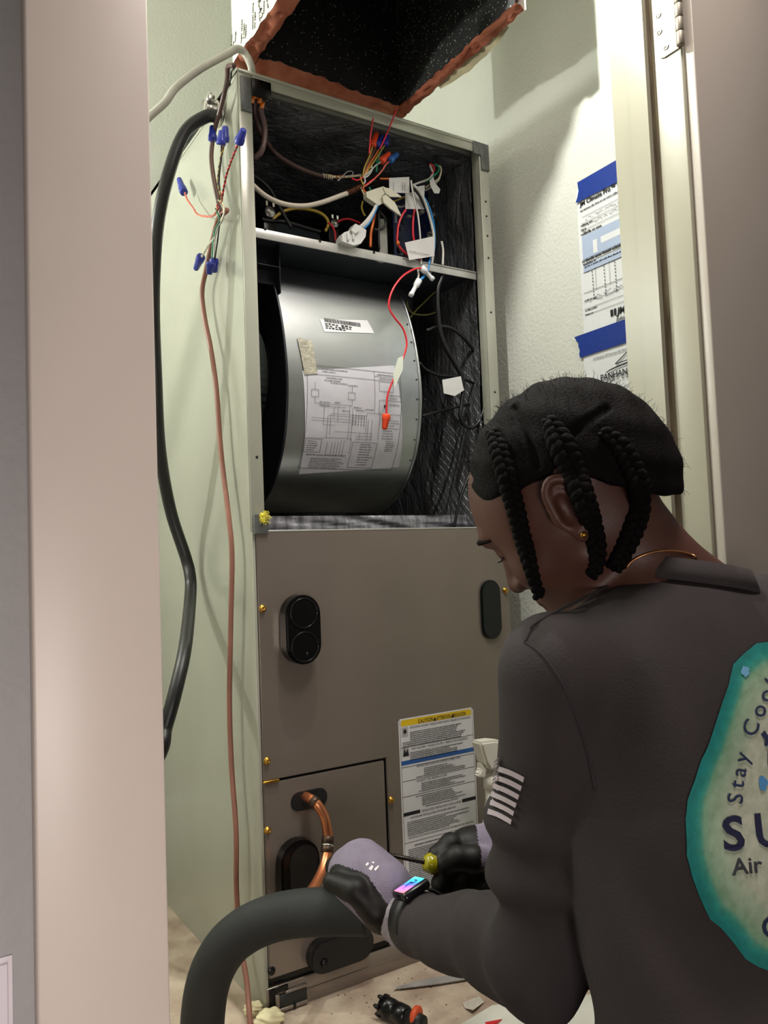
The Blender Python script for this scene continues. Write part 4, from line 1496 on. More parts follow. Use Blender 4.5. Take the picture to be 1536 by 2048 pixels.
for col, r_, v, pts in (('white', 0.0028, 0.030, [(560, 590), (650, 680), (740, 830), (820, 1050), (890, 1320), (915, 1500), (905, 1780), (870, 2010), (845, 2120)]),
                        ('blue', 0.0026, 0.034, [(700, 760), (790, 880), (870, 1080), (915, 1300), (928, 1500), (920, 1700), (860, 1880), (815, 2010)]),
                        ('black', 0.0024, 0.034, [(520, 560), (580, 660), (680, 800), (760, 980)]),
                        ('white', 0.0018, 0.018, [(530, 520), (545, 640), (590, 860), (640, 1080), (670, 1300), (690, 1560), (700, 1800), (705, 1960)]),
                        ('black', 0.0014, 0.022, [(520, 500), (555, 640), (610, 900), (655, 1140), (680, 1400), (705, 1640), (715, 1960)]),
                        ('red', 0.0022, 0.03, [(440, 1020), (370, 1130), (320, 1260), (300, 1400), (300, 1590), (400, 1730), (560, 1850), (700, 1970)]),
                        ('red', 0.0022, 0.03, [(590, 1015), (572, 1130), (560, 1330), (575, 1520), (620, 1700), (670, 1860), (700, 1960)]),
                        ('white', 0.0022, 0.05, [(560, 600), (660, 560), (780, 520), (850, 480), (900, 400), (880, 330), (850, 260)]),
                        ('green', 0.0020, 0.05, [(770, 545), (850, 500), (930, 430), (990, 370), (1005, 310), (980, 265), (930, 240)]),
                        ('red', 0.0022, 0.05, [(880, 420), (920, 340), (905, 270), (840, 240)]),
                        ('cream', 0.0018, 0.05, [(780, 640), (900, 560), (1000, 490), (1040, 380), (1040, 310), (1010, 265)]),
                        ('white', 0.0018, 0.055, [(770, 690), (860, 640), (980, 540), (1020, 470)]),
                        ('yellow', 0.0020, 0.06, [(220, 880), (310, 850), (420, 800)]), ('white', 0.0020, 0.06, [(270, 950), (350, 970), (430, 950)]), ('black', 0.0016, 0.06, [(300, 930), (380, 900), (420, 880)]), ('orange', 0.0016, 0.03, [(0, 490), (150, 490)])):
    tube('lead', zc(pts, v), r_, wire(col), mh, 7)
p = zc([(305, 1590)], 0.029)[0]
lathe('crimp', p + np.array([0, 0, 0.004]), p - np.array([0, 0, 0.004]), [(0, 0.0022), (0.5, 0.0038), (1, 0.0022)], wire('orange'), mh, 10)
# white plug on the board
pg_ = thing('board_plug', zc([(780, 310)], 0.13)[0], 'grey white plug pushed into the top right of the control board', 'connector')
quad('plug_face', [*zc([(640, 350), (790, 180), (945, 185), (880, 330), (800, 400)], 0.12)], wire('grey'), pg_, -0.02)
# cream plug and caps
cm = mat('plug_cream', (206, 204, 182), 0.4, var=0.04)
cr = thing('cream_plug', z2([(470, 900)], 0.03)[0], 'pale cream two piece plug hanging under the wire nuts', 'connector')
quad('plug_body', z2([(395, 870), (480, 840), (540, 822), (590, 850), (530, 905), (545, 960), (500, 985), (450, 950), (400, 915)], 0.022), cm, cr, 0.012)
quad('plug_wing', z2([(535, 905), (560, 890), (640, 960), (695, 1075), (600, 1010), (545, 960)], 0.016), cm, cr, 0.004)
quad('plug_wing', z2([(540, 830), (600, 840), (690, 905), (700, 912), (600, 910), (560, 880)], 0.02), cm, cr, 0.004)
# white square plug resting on the tray flange
mp_ = thing('white_plug', z2([(280, 1240)], 0.012)[0], 'translucent white square plug lying on the tray flange', 'connector')
plm = mat('plug_white', (206, 208, 204), 0.35, var=0.05)
quad('plug_body', z2([(175, 1260), (205, 1215), (265, 1195), (300, 1140), (345, 1160), (395, 1195), (390, 1250), (350, 1310), (290, 1325), (180, 1290)], 0.006), plm, mp_, 0.018)
quad('plug_collar', z2([(265, 1195), (300, 1140), (345, 1160), (335, 1200), (300, 1225)], 0.001), plm, mp_, 0.004)
for k, (a, b_) in enumerate(((195, 1245), (240, 1230), (285, 1225))):
    p = z2([(a, b_)], 0.0035)[0]
    box('latch_rib', p + np.array([-0.002, -0.001, -0.011]), p + np.array([0.002, 0.002, 0.002]), plm, mp_, 0.0005)
for col, pts in (('white', [(340, 1170), (400, 1110), (450, 1040), (478, 985)]), ('blue', [(370, 1185), (420, 1130), (462, 1050), (490, 985)]), ('grey', [(355, 1178), (412, 1120), (458, 1042), (484, 985)])):
    tube('lead', z2(pts, 0.012), 0.0026, wire(col), mp_, 7)

# loose tray wiring: one thing per lead
for nm, lab, col, r_, v, pts in (
        ('yellow_lead', 'thick dull yellow lead looped on the left of the tray', 'yellow', 0.0030, 0.13, zb([(290, 1030), (340, 970), (450, 905), (600, 875), (760, 890), (900, 935), (985, 1010), (1000, 1090), (965, 1170)], 0.13)),
        ('black_lead', 'black lead slanting down across the left of the tray', 'black', 0.0036, 0.10, zb([(-20, 430), (80, 480), (180, 550), (260, 640), (330, 770), (400, 900), (470, 1020), (530, 1125)], 0.10)),
        ('black_lead', 'black lead lying low along the tray behind the yellow loop', 'black', 0.0040, 0.12, zb([(150, 1010), (230, 1035), (420, 1045), (600, 1090), (760, 1140), (900, 1175)], 0.12)),
        ('red_lead', 'red lead arching over the second relay', 'red', 0.0022, 0.13, zb([(1120, 1050), (1180, 1020), (1260, 1012), (1340, 1035), (1410, 1065)], 0.13)),
        ('red_lead', 'red lead dropping beside the yellow loop behind the flange', 'red', 0.0022, 0.12, zb([(1000, 1060), (1050, 1100), (1085, 1180), (1095, 1290)], 0.12)),
        ('orange_lead', 'orange red lead standing behind the white plug', 'orange', 0.0026, 0.05, z2([(470, 1060), (455, 1130), (435, 1220), (430, 1340)], 0.05)),
        ('black_lead', 'black lead curling in front of the pale bracket', 'black', 0.0026, 0.04, z2([(500, 1030), (550, 1090), (560, 1150), (520, 1190), (460, 1190)], 0.04)),
        ('black_lead', 'straight black lead running down behind the white plug to the flange', 'black', 0.0024, 0.04, z2([(500, 1040), (505, 1150), (500, 1250), (505, 1360)], 0.04)),
        ('olive_lead', 'olive lead hanging beside the cream plug', 'yellow', 0.0018, 0.09, z2([(365, 950), (355, 1000), (370, 1050), (385, 1075)], 0.09)),
        ('white_lead', 'white lead dropping from the board over the right end of the flange', 'white', 0.0022, 0.03, zc([(1050, 1560), (1075, 1700), (1075, 1850), (1070, 1960)], 0.012))):
    tag(tube(nm, pts, r_, wire(col), None, 7), lab, 'wire')

# splices, long red wire with the orange nut
rl = thing('red_motor_wire', z3([(960, 400)], -0.01)[0], 'red wire with an orange wire nut hanging before the blower', 'wire')
rp = z3([(1075, 345), (1030, 350), (960, 392), (905, 465), (880, 540), (885, 590), (920, 645), (965, 705), (985, 790), (965, 870)], -0.008)
tube('insulation', rp + z4([(945, 500), (905, 590), (875, 670), (867, 730), (865, 800)], -0.010), 0.0019, wire('red'), rl, 7)
nut('wire_nut', z4([(866, 796)], -0.010)[0], z4([(853, 882)], -0.010)[0], nut_oran, rl, 0.0072)
quad('paper_tag', z4([(935, 460), (965, 448), (962, 530), (912, 640), (905, 560)], -0.013), mat('tag_greenish', (212, 218, 202), 0.5, var=0.03), rl)
cs = thing('closed_end_splices', z3([(1090, 380)], -0.005)[0], 'two clear white crimp splices joining the red and white leads below the flange', 'splice')
clear = mat('splice_clear', (212, 214, 214), 0.3, var=0.08)
for a, b_ in (((1072, 340), (1142, 412)), ((1058, 415), (1008, 506))):
    pa, pb = z3([a], -0.006)[0], z3([b_], -0.006)[0]
    lathe('crimp_cap', pa, pb, [(0, 0.0062), (0.35, 0.0060), (0.42, 0.0040), (0.8, 0.0040), (0.85, 0.0050), (1, 0.0046)], clear, cs, 14)
for col, pts in (('white', [(1050, 345), (1055, 380), (1050, 415)]), ('blue', [(1120, 300), (1110, 360), (1062, 415)]), ('blue', [(1100, 345), (1090, 390), (1066, 418)])):
    tube('lead', z3(pts, -0.002), 0.0018, wire(col), cs, 6)

# black motor cable loops at the right of the blower
mcb = thing('black_motor_cable', z4([(1310, 580)], 0.03)[0], 'black motor cable looping down the right inside of the cabinet', 'cable')
kb_ = wire('black')
tube('cable_run', z3([(1195, 345), (1190, 400), (1168, 470), (1170, 600), (1185, 720), (1220, 820), (1270, 910), (1310, 985)], 0.03) + z4([(1318, 640), (1312, 720), (1302, 800), (1320, 850), (1365, 872), (1410, 840), (1440, 760), (1446, 680)], 0.03), 0.0042, kb_, mcb, 9)
tube('cable_run', z4([(1100, 300), (1170, 275), (1240, 282), (1310, 330), (1370, 400), (1415, 480), (1440, 570), (1446, 660)], 0.04), 0.0034, kb_, mcb, 8)
tube('cable_run', z4([(1060, 490), (1100, 530), (1180, 565), (1260, 572), (1330, 590), (1400, 620), (1446, 660)], 0.045), 0.0030, kb_, mcb, 8)
tube('cable_run', z4([(1070, 805), (1200, 770), (1330, 738), (1445, 718)], 0.06), 0.0028, kb_, mcb, 8)
tube('cable_run', z4([(1430, 830), (1420, 960), (1385, 1090), (1330, 1210), (1290, 1340), (1264, 1465)], 0.03), 0.0030, kb_, mcb, 8)
quad('paper_tag', z4([(1195, 590), (1305, 568), (1318, 630), (1325, 650), (1270, 685), (1205, 670)], 0.025), tag_m, mcb)
gwr = thing('ground_wire_pair', z4([(1050, 190)], 0.10)[0], 'pair of dull green ground wires curving behind the black motor cable', 'wire')
for pts in ([(985, 255), (1030, 190), (1080, 140), (1120, 100), (1165, 60)], [(985, 125), (995, 170), (1030, 200), (1100, 206), (1160, 190)]):
    tube('conductor', z4(pts, 0.10), 0.0018, wire('olive'), gwr, 6)

# ================================================================= LOOSE THINGS AROUND THE PLATFORM
fi = thing('yellow_fibre_tuft', un(522, 1040, 1, -0.012), 'tuft of bright yellow glass fibre in the clip at the panel corner', 'insulation')
rnd = random.Random(12)
ym = mat('yellow_fibre', (232, 222, 84), 0.9, var=0.15, vscale=200)
V, Fc = [], []
p = un(526, 1036, 1, -0.010)
for k in range(150):
    a = p + np.array([rnd.gauss(0, 0.0035), rnd.uniform(-0.004, 0.003), rnd.gauss(0, 0.0045)])
    d = np.array([rnd.uniform(-0.4, 1), rnd.uniform(-0.6, 0.2), rnd.uniform(-0.6, 0.8)]) * rnd.uniform(0.003, 0.009)
    v_, f_ = sweep([a, a + d * 0.5 + np.array([0, 0, 0.001]), a + d], 0.0005, 4)
    n0 = len(V)
    V += v_
    Fc += [tuple(i + n0 for i in f) for f in f_]
o = mesh('fibres', V, Fc, ym, fi)
o['kind'] = 'stuff'
bmf = bmesh.new()
bmesh.ops.create_icosphere(bmf, subdivisions=3, radius=1.0)
for v in bmf.verts:
    d = 1 + 0.15 * math.sin(9 * v.co.x + 5 * v.co.z) + 0.1 * math.sin(13 * v.co.y + 7 * v.co.x)
    v.co = Vector(p) + Vector((v.co.x * 0.0062 * d, v.co.y * 0.004 * d, v.co.z * 0.0085 * d))
bm_obj('fibre_core', bmf, ym, fi, True)

# copper line
cu = thing('copper_line', un(615, 1595, 1, -0.008), 'bright copper pipe bending out of the black grommet down to the foam sleeve', 'pipe')
cpts = [un(606, 1592, 1, 0.0), un(618, 1596, 1, -0.02), un(632, 1606, 1, -0.034), un(648, 1632, 1, -0.04), un(655, 1665, 1, -0.045), un(656, 1690, 1, -0.05), un(651, 1722, 1, -0.06), un(640, 1752, 1, -0.075), un(620, 1785, 1, -0.10), un(600, 1806, 1, -0.12)]
tube('pipe', cpts, 0.0078, copper_m, cu, 14, 8)
for a, b_ in ((un(624, 1600, 1, -0.027), un(634, 1608, 1, -0.0355)), (un(656, 1672, 1, -0.046), un(655, 1690, 1, -0.050)), (un(655, 1692, 1, -0.0503), un(653.5, 1706, 1, -0.0535))):
    lathe('brazed_coupling', a, b_, [(0, 0.0080), (0.12, 0.0098), (0.88, 0.0098), (1, 0.0080)], braze_m, cu, 16)
lathe('solder_ring', un(655.5, 1688, 1, -0.0498), un(655, 1693, 1, -0.0508), [(0, 0.0100), (0.5, 0.0106), (1, 0.0100)], silver_m, cu, 16)

# foam pipe sleeve
TC = [(735, 1822, 1.075), (700, 1822, 1.08), (650, 1823, 1.085), (600, 1826, 1.09), (550, 1835, 1.095), (500, 1855, 1.10), (460, 1885, 1.105), (432, 1925, 1.11), (415, 1970, 1.115), (407, 2020, 1.12), (404, 2070, 1.125), (404, 2130, 1.13)]
fs = thing('foam_pipe_sleeve', dp(407, 2020, 1.1), 'thick black foam pipe sleeve curving from the gloved hand down to the platform', 'pipe insulation')
tp = [dp(*q) for q in TC]
end = tp[-1].copy()
while tp[-1][2] > 0.03:
    tp.append(tp[-1] + np.array([0.0, 0.01, -0.05]))
tp[-1][2] = 0.0
tube('foam_tube', tp, 0.0305, foam_m, fs, 28, 8)

# drip cap bits: cream foam crumbs by the cabinet corner
for (px, py, r_, lab, sd) in ((540, 2034, 0.017, 'cream foam lump at the lower left cabinet corner', 3), (508, 2014, 0.012, 'smaller cream foam scrap behind the brown cable', 8)):
    p = un(px, py, 2, 0.012)
    bmf = bmesh.new()
    bmesh.ops.create_icosphere(bmf, subdivisions=4, radius=1.0)
    for v in bmf.verts:
        c = v.co
        d = 1 + 0.16 * math.sin(5 * c.x + sd) * math.cos(4 * c.y + sd) + 0.07 * math.sin(11 * c.z + 6 * c.x)
        v.co = Vector((p[0], p[1], 0)) + Vector((c.x * r_ * 1.3 * d, c.y * r_ * 0.9 * d, max(0.0, 0.010 + c.z * r_ * 0.8 * d)))
    o = bm_obj('foam_scrap', bmf, mat('cream_foam', (226, 218, 176), 0.85, var=0.05, bump=0.4, bscale=120), None, True)
    tag(o, lab, 'foam', 'cream foam scraps')

# saw blade
kn = thing('jab_saw', un(860, 1962, 2, 0.006), 'pointed grey saw blade with a bright toothed edge lying on the platform', 'saw')
tip = un(787, 1977, 2, 0.004)
ba, bb_ = un(900, 1948, 2, 0.004), un(912, 1968, 2, 0.004)
ax_ = (ba + bb_) / 2 - tip
ax_ /= np.linalg.norm(ax_)
sd_ = np.cross(np.array([0, 0, 1.0]), ax_)
L_ = 0.165
up, lo = [], []
for k in range(25):
    s = k / 24
    wv_ = 0.013 * min(1, (s * 2.2) ** 0.6)
    up.append(tip + ax_ * L_ * s + sd_ * wv_)
    lo.append(tip + ax_ * L_ * s - sd_ * wv_ * 0.55)
V = [np.array([q[0], q[1], 0.0045]) for q in up + lo] + [np.array([q[0], q[1], 0.0030]) for q in up + lo]
Fc = []
for k in range(24):
    Fc += [(k, k + 1, 25 + k + 1, 25 + k), (50 + k, 75 + k, 75 + k + 1, 50 + k + 1), (k, 50 + k, 50 + k + 1, k + 1), (25 + k, 25 + k + 1, 75 + k + 1, 75 + k)]
mesh('blade', V, Fc, mat('saw_steel', (190, 188, 184), 0.4, 0.45, var=0.12, vscale=40), kn)
V, Fc = [], []
for k in range(46):
    s0, s1 = k / 46, (k + 1) / 46
    w0 = 0.013 * min(1, (s0 * 2.2) ** 0.6) * 0.55
    w1 = 0.013 * min(1, (s1 * 2.2) ** 0.6) * 0.55
    a, b_ = tip + ax_ * L_ * s0 - sd_ * w0, tip + ax_ * L_ * s1 - sd_ * w1
    c = (a + b_) / 2 - sd_ * 0.0026
    n0 = len(V)
    V += [(a[0], a[1], 0.0047), (b_[0], b_[1], 0.0047), (c[0], c[1], 0.0038), (a[0], a[1], 0.003), (b_[0], b_[1], 0.003)]
    Fc += [(n0, n0 + 1, n0 + 2), (n0 + 3, n0 + 2, n0 + 4), (n0, n0 + 2, n0 + 3), (n0 + 1, n0 + 4, n0 + 2)]
mesh('teeth', V, Fc, silver_m, kn)
e0 = tip + ax_ * L_
e1 = tip + ax_ * (L_ + 0.11)
lathe('saw_handle', (e0[0], e0[1], 0.014), (e1[0], e1[1], 0.014), [(0, 0.009), (0.1, 0.012), (0.5, 0.0135), (0.9, 0.012), (1, 0.008)], black_rub, kn, 14)

# toothed black tool with an orange collar
tl = thing('toothed_black_tool', un(805, 2018, 2, 0.018), 'black cylindrical tool with a toothed rim and orange collar on the platform', 'tool')
ta, tb_ = un(767, 2012, 2, 0.017), un(838, 2046, 2, 0.017)
dd = (tb_ - ta) / np.linalg.norm(tb_ - ta)
lathe('barrel', ta, ta + dd * 0.050, [(0, 0.0125), (0.001, 0.0155), (0.35, 0.0155), (0.36, 0.0148), (0.6, 0.0148), (0.62, 0.0155), (0.9, 0.0150), (1, 0.012)], black_pl, tl, 22)
side_ = np.cross(dd, np.array([0, 0, 1.0]))
for k in range(6):
    a = 2 * math.pi * k / 6 + 0.3
    c = ta + (side_ * math.cos(a) + np.array([0, 0, 1.0]) * math.sin(a)) * 0.0138
    lathe('rim_tooth', c + dd * 0.002, c - dd * 0.0075, [(0, 0.0036), (0.7, 0.0032), (1, 0.0022)], black_pl, tl, 6)
lathe('neck', ta + dd * 0.050, ta + dd * 0.078, [(0, 0.0115), (0.5, 0.0125), (1, 0.0125)], black_rub, tl, 18)
oc = un(843, 2022, 2, 0.020)
lathe('orange_collar', ta + dd * 0.066 + np.array([0.0, 0.008, 0.004]), ta + dd * 0.078 + np.array([0.002, 0.010, 0.004]), [(0, 0.012), (0.3, 0.0155), (0.8, 0.0155), (1, 0.011)], mat('orange_rubber', (206, 78, 34), 0.5, var=0.06), tl, 20)

# clear scrap, white card, red wedge
sc_ = quad('clear_plastic_scrap', [un(925, 2006, 2, 0.002), un(958, 1992, 2, 0.006), un(968, 2004, 2, 0.002), un(946, 2020, 2, 0.008), un(930, 2016, 2, 0.002)], mat('cloudy_plastic', (196, 190, 178), 0.25, var=0.1), None, 0.0006)
tag(sc_, 'small cloudy scrap of clear plastic beside the grey sleeve', 'scrap')
cdm = quad('white_card', [un(905, 2060, 2, 0.0014), un(985, 2012, 2, 0.0014), un(1230, 1985, 2, 0.0014), un(1260, 2080, 2, 0.0014), un(1010, 2130, 2, 0.0014)], mat('card_white', (206, 206, 194), 0.6, var=0.03), None, -0.0014)
tag(cdm, 'off white cardboard sheet under the elbow at the platform edge', 'card')
rdm = quad('red_wedge', [un(970, 2044, 2, 0.004), un(974, 2052, 2, 0.004), un(992, 2046, 2, 0.006), un(1004, 2038, 2, 0.004)], mat('red_plastic', (200, 30, 34), 0.4, var=0.05), None, -0.0026)
tag(rdm, 'small red plastic wedge on the white card', 'wedge')
# dark crumbs swept over the platform
rnd = random.Random(44)
V, Fc = [], []
for k in range(60):
    q = un(rnd.uniform(640, 960), rnd.uniform(1930, 2046), 2, 0.0)
    r_ = rnd.uniform(0.0006, 0.0016)
    n0 = len(V)
    if q[1] > -0.008 or q[1] < YB + 0.01:
        continue
    for j in range(5):
        a = 2 * math.pi * j / 5
        V.append((q[0] + r_ * math.cos(a), q[1] + r_ * math.sin(a) * rnd.uniform(0.6, 1.6), 0.0002))
    V.append((q[0], q[1], r_ * 0.9))
    Fc += [(n0 + j, n0 + (j + 1) % 5, n0 + 5) for j in range(5)]
cr_ = mesh('debris_crumbs', V, Fc, mat('crumb_dark', (46, 38, 32), 0.8))
tag(cr_, 'dark crumbs scattered on the dusty platform', 'debris')
cr_['kind'] = 'stuff'

# white trigger spray bottle standing right of the label, mostly behind the arm
sb = thing('spray_bottle', (0.470, -0.075, 0.0), 'white trigger spray bottle standing before the cabinet behind the arm', 'spray bottle')
wp = mat('white_plastic', (232, 230, 218), 0.35, var=0.02)
tz = un(968, 1490, 1, -0.075)[2]
nx = un(982, 1500, 1, -0.075)[0]
bxc, byc = nx, -0.075
lathe('bottle_body', (bxc, byc, 0.0), (bxc, byc, tz - 0.075), [(0, 0.030), (0.02, 0.034), (0.60, 0.034), (0.66, 0.030), (0.80, 0.020), (0.92, 0.0135), (1.0, 0.0135)], wp, sb, 28)
lathe('collar', (bxc, byc, tz - 0.078), (bxc, byc, tz - 0.055), [(0, 0.0155), (0.8, 0.0155), (1, 0.012)], wp, sb, 24, ribs=1, ribamp=0.02)
q = [un(x, y, 1, -0.075) for x, y in ((950, 1482), (978, 1478), (1000, 1480), (1000, 1530), (972, 1538), (962, 1522), (957, 1505))]
prism('spray_head', [(p_[0], p_[2]) for p_ in q], 1, -0.090, -0.060, wp, sb, 0.004, True)
q = [un(x, y, 1, -0.075) for x, y in ((957, 1524), (970, 1536), (966, 1554), (954, 1554), (953, 1548), (958, 1538))]
prism('trigger', [(p_[0], p_[2]) for p_ in q], 1, -0.082, -0.068, wp, sb, 0.002, True)

# ================================================================= PERSON
def smin(a, b_, k):
    h = np.clip(0.5 + 0.5 * (b_ - a) / k, 0, 1)
    return b_ + (a - b_) * h - k * h * (1 - h)


def smax(a, b_, k):
    return -smin(-a, -b_, k)


def cone(P, a, b_, ra, rb):
    a = np.asarray(a, np.float32)
    b_ = np.asarray(b_, np.float32)
    d = b_ - a
    h = np.clip(((P[0] - a[0]) * d[0] + (P[1] - a[1]) * d[1] + (P[2] - a[2]) * d[2]) / float(d @ d), 0, 1)
    return np.sqrt((P[0] - a[0] - d[0] * h) ** 2 + (P[1] - a[1] - d[1] * h) ** 2 + (P[2] - a[2] - d[2] * h) ** 2) - (ra + (rb - ra) * h)


def chain(P, pts, rs, k=0.01):
    D = None
    for i in range(len(pts) - 1):
        c = cone(P, pts[i], pts[i + 1], rs[i], rs[i + 1])
        D = c if D is None else smin(D, c, k)
    return D


def ell(P, c, ax, r):
    """ellipsoid; ax rows = axes"""
    q = [sum((P[j] - c[j]) * float(ax[i][j]) for j in range(3)) / r[i] for i in range(3)]
    k0 = np.sqrt(q[0] ** 2 + q[1] ** 2 + q[2] ** 2)
    k1 = np.sqrt((q[0] / r[0]) ** 2 + (q[1] / r[1]) ** 2 + (q[2] / r[2]) ** 2) + 1e-9
    return k0 * (k0 - 1.0) / k1


def grid(xs, ys, zs):
    return np.meshgrid(xs.astype(np.float32), ys.astype(np.float32), zs.astype(np.float32), indexing='ij', sparse=True)


def surfnet(D, xs, ys, zs):
    s = D < 0
    nx, ny, nz = D.shape
    cnt = np.zeros((nx - 1, ny - 1, nz - 1), np.int8)
    for i in (0, 1):
        for j in (0, 1):
            for k in (0, 1):
                cnt += s[i:nx - 1 + i, j:ny - 1 + j, k:nz - 1 + k]
    act = (cnt > 0) & (cnt < 8)
    I, J, K = np.nonzero(act)
    idx = -np.ones(act.shape, np.int64)
    idx[I, J, K] = np.arange(len(I))
    acc = np.zeros((len(I), 3))
    num = np.zeros(len(I))
    ax = (xs, ys, zs)
    for a in range(3):
        for o1 in (0, 1):
            for o2 in (0, 1):
                off0 = [0, 0, 0]
                oth = [q for q in range(3) if q != a]
                off0[oth[0]] = o1
                off0[oth[1]] = o2
                off1 = list(off0)
                off1[a] = 1
                d0 = D[I + off0[0], J + off0[1], K + off0[2]]
                d1 = D[I + off1[0], J + off1[1], K + off1[2]]
                m_ = (d0 < 0) != (d1 < 0)
                t = np.where(m_, d0 / np.where(m_, d0 - d1, 1), 0)
                base = [I, J, K]
                for q in range(3):
                    c0_ = ax[q][base[q] + off0[q]]
                    c1_ = ax[q][base[q] + off1[q]]
                    acc[:, q] += np.where(m_, c0_ + (c1_ - c0_) * t, 0)
                num += m_
    V = acc / num[:, None]
    Fs = []
    for a in range(3):
        o = [q for q in range(3) if q != a]
        sl0 = [slice(1, -1)] * 3
        sl1 = [slice(1, -1)] * 3
        sl0[a] = slice(0, -1)
        sl1[a] = slice(1, None)
        A_ = s[tuple(sl0)]
        B_ = s[tuple(sl1)]
        c = np.argwhere(A_ != B_)
        if not len(c):
            continue
        inside = A_[c[:, 0], c[:, 1], c[:, 2]]
        c = c + 1
        c[:, a] -= 1
        q = []
        for (d1_, d2_) in ((-1, -1), (0, -1), (0, 0), (-1, 0)):
            cc = c.copy()
            cc[:, o[0]] += d1_
            cc[:, o[1]] += d2_
            q.append(idx[cc[:, 0], cc[:, 1], cc[:, 2]])
        q = np.stack(q, 1)
        flip = ~inside if a != 1 else inside
        q[flip] = q[flip][:, ::-1]
        Fs.append(q)
    Fq = np.concatenate(Fs)
    Fq = Fq[(Fq >= 0).all(1)]
    return V, Fq


def net_obj(name, D, xs, ys, zs, mats, parent, pick=None):
    V, Fq = surfnet(D, xs, ys, zs)
    me = bpy.data.meshes.new(name)
    me.vertices.add(len(V))
    me.vertices.foreach_set('co', V.astype(np.float32).ravel())
    me.loops.add(len(Fq) * 4)
    me.loops.foreach_set('vertex_index', Fq.astype(np.int32).ravel())
    me.polygons.add(len(Fq))
    me.polygons.foreach_set('loop_start', np.arange(0, len(Fq) * 4, 4, dtype=np.int32))
    for m_ in mats:
        me.materials.append(m_)
    me.polygons.foreach_set('use_smooth', np.ones(len(Fq), bool))
    me.update(calc_edges=True)
    if pick is not None:
        me.polygons.foreach_set('material_index', pick(V[Fq].mean(1)).astype(np.int32))
    me.validate()
    o = bpy.data.objects.new(name, me)
    COL.objects.link(o)
    put(o, parent)
    return o, V, Fq


def cs_(v):      # camera-basis vector -> world
    return RT * v[0] + UP * v[1] + FW * v[2]


def unit(v):
    return v / np.linalg.norm(v)


skin_m = mat('dark_brown_skin', (88, 54, 43), 0.5, var=0.06, vscale=30, bump=0.08, bscale=300)
hair_m = mat('black_hair', (14, 11, 10), 0.8, spec=0.12, var=0.2, vscale=90, bump=0.6, bscale=420)
shirt_m = mat('charcoal_shirt', (49, 42, 43), 0.85, var=0.06, vscale=24, bump=0.25, bscale=420)
glove_m = mat('grey_knit_glove', (128, 120, 138), 0.85, var=0.06, vscale=60, bump=0.4, bscale=500)
dip_m = mat('black_nitrile_palm', (18, 16, 14), 0.55, spec=0.35, var=0.15, vscale=80, bump=0.15, bscale=160)
trou_m = mat('dark_trousers', (44, 44, 50), 0.85, var=0.06)
shoe_m = mat('black_shoe', (24, 23, 23), 0.5)

# ---- skeleton
HF = unit(cs_((-0.65, -0.62, 0.44)))
HU = cs_((-0.60, 0.75, 0.17))
HU = unit(HU - HF * (HU @ HF))
HL = unit(np.cross(HU, HF))
HC = dp(1124, 974, 0.83)
AX = (HF, HL, HU)


def hp(f_, l_, u_):
    return HC + HF * f_ + HL * l_ + HU * u_


NB_ = dp(1350, 1200, 0.83)
RC = dp(1362, 1146, 0.822)
RN = unit(UP + RT * 0.14 + FW * 0.10)
SL = NB_ + np.array([-0.164, 0.0, -0.060])
SR = NB_ + np.array([0.165, 0.02, -0.05])
PEL = NB_ + np.array([-0.048, -0.11, -0.47])
EL = dp(1076, 1916, 0.785)
WL = dp(822, 1838, 1.005)
ER = dp(1345, 1650, 1.02)
WR_ = dp(1010, 1712, 1.10)
tor_up = unit(NB_ - PEL)
tor_r = np.array([1.0, 0.06, 0.0])
tor_r = unit(tor_r - tor_up * (tor_r @ tor_up))
tor_f = unit(np.cross(tor_up, tor_r))
TA = (tor_r, tor_f, tor_up)
CH = PEL + tor_up * 0.315 + tor_f * 0.0
WA = PEL + tor_up * 0.15
HPL, HPR = PEL + tor_r * -0.085 - tor_up * 0.02, PEL + tor_r * 0.085 - tor_up * 0.02
KNL, KNR = np.array([HPL[0] - 0.03, HPL[1] + 0.05, FZ + 0.50]), np.array([HPR[0] + 0.03, HPR[1] + 0.06, FZ + 0.50])
ANL, ANR = np.array([KNL[0] - 0.01, KNL[1] - 0.03, FZ + 0.09]), np.array([KNR[0] + 0.02, KNR[1] - 0.03, FZ + 0.09])

person = thing('person', (ANL + ANR) / 2 * np.array([1, 1, 0]) + np.array([0, 0, FZ]), 'person with braided hair in a charcoal shirt bowed over the unit holding a screwdriver', 'person')


def axis_pts(lo, hi, f0, f1, coarse, fine):
    pts = [lo]
    while pts[-1] < hi:
        x = pts[-1]
        d = max(f0 - x, x - f1, 0)
        st_ = min(coarse, fine + d * 0.12)
        pts.append(x + st_)
    return np.array(pts)


# ---- body: one continuous skin surface
xs = axis_pts(-0.28, 0.60, HC[0] - 0.13, HC[0] + 0.13, 0.016, 0.0026)
ys = axis_pts(-0.98, -0.25, HC[1] - 0.13, HC[1] + 0.13, 0.016, 0.0026)
zs = axis_pts(FZ + 0.01, 0.95, HC[2] - 0.14, HC[2] + 0.13, 0.018, 0.0026)
P = grid(xs, ys, zs)
D = cone(P, hp(-0.018, 0, -0.055), NB_, 0.049, 0.050)
D = smin(D, ell(P, CH, TA, (0.155, 0.095, 0.20)), 0.05)
D = smin(D, ell(P, WA, TA, (0.13, 0.09, 0.18)), 0.06)
D = smin(D, ell(P, PEL, TA, (0.145, 0.10, 0.12)), 0.05)
D = smin(D, cone(P, NB_ - tor_up * 0.03, SL, 0.05, 0.045), 0.04)
D = smin(D, cone(P, NB_ - tor_up * 0.03, SR, 0.05, 0.045), 0.04)
for a in ((SL, EL, WL), (SR, ER, WR_)):
    D = smin(D, chain(P, a, (0.045, 0.036, 0.024), 0.02), 0.03)
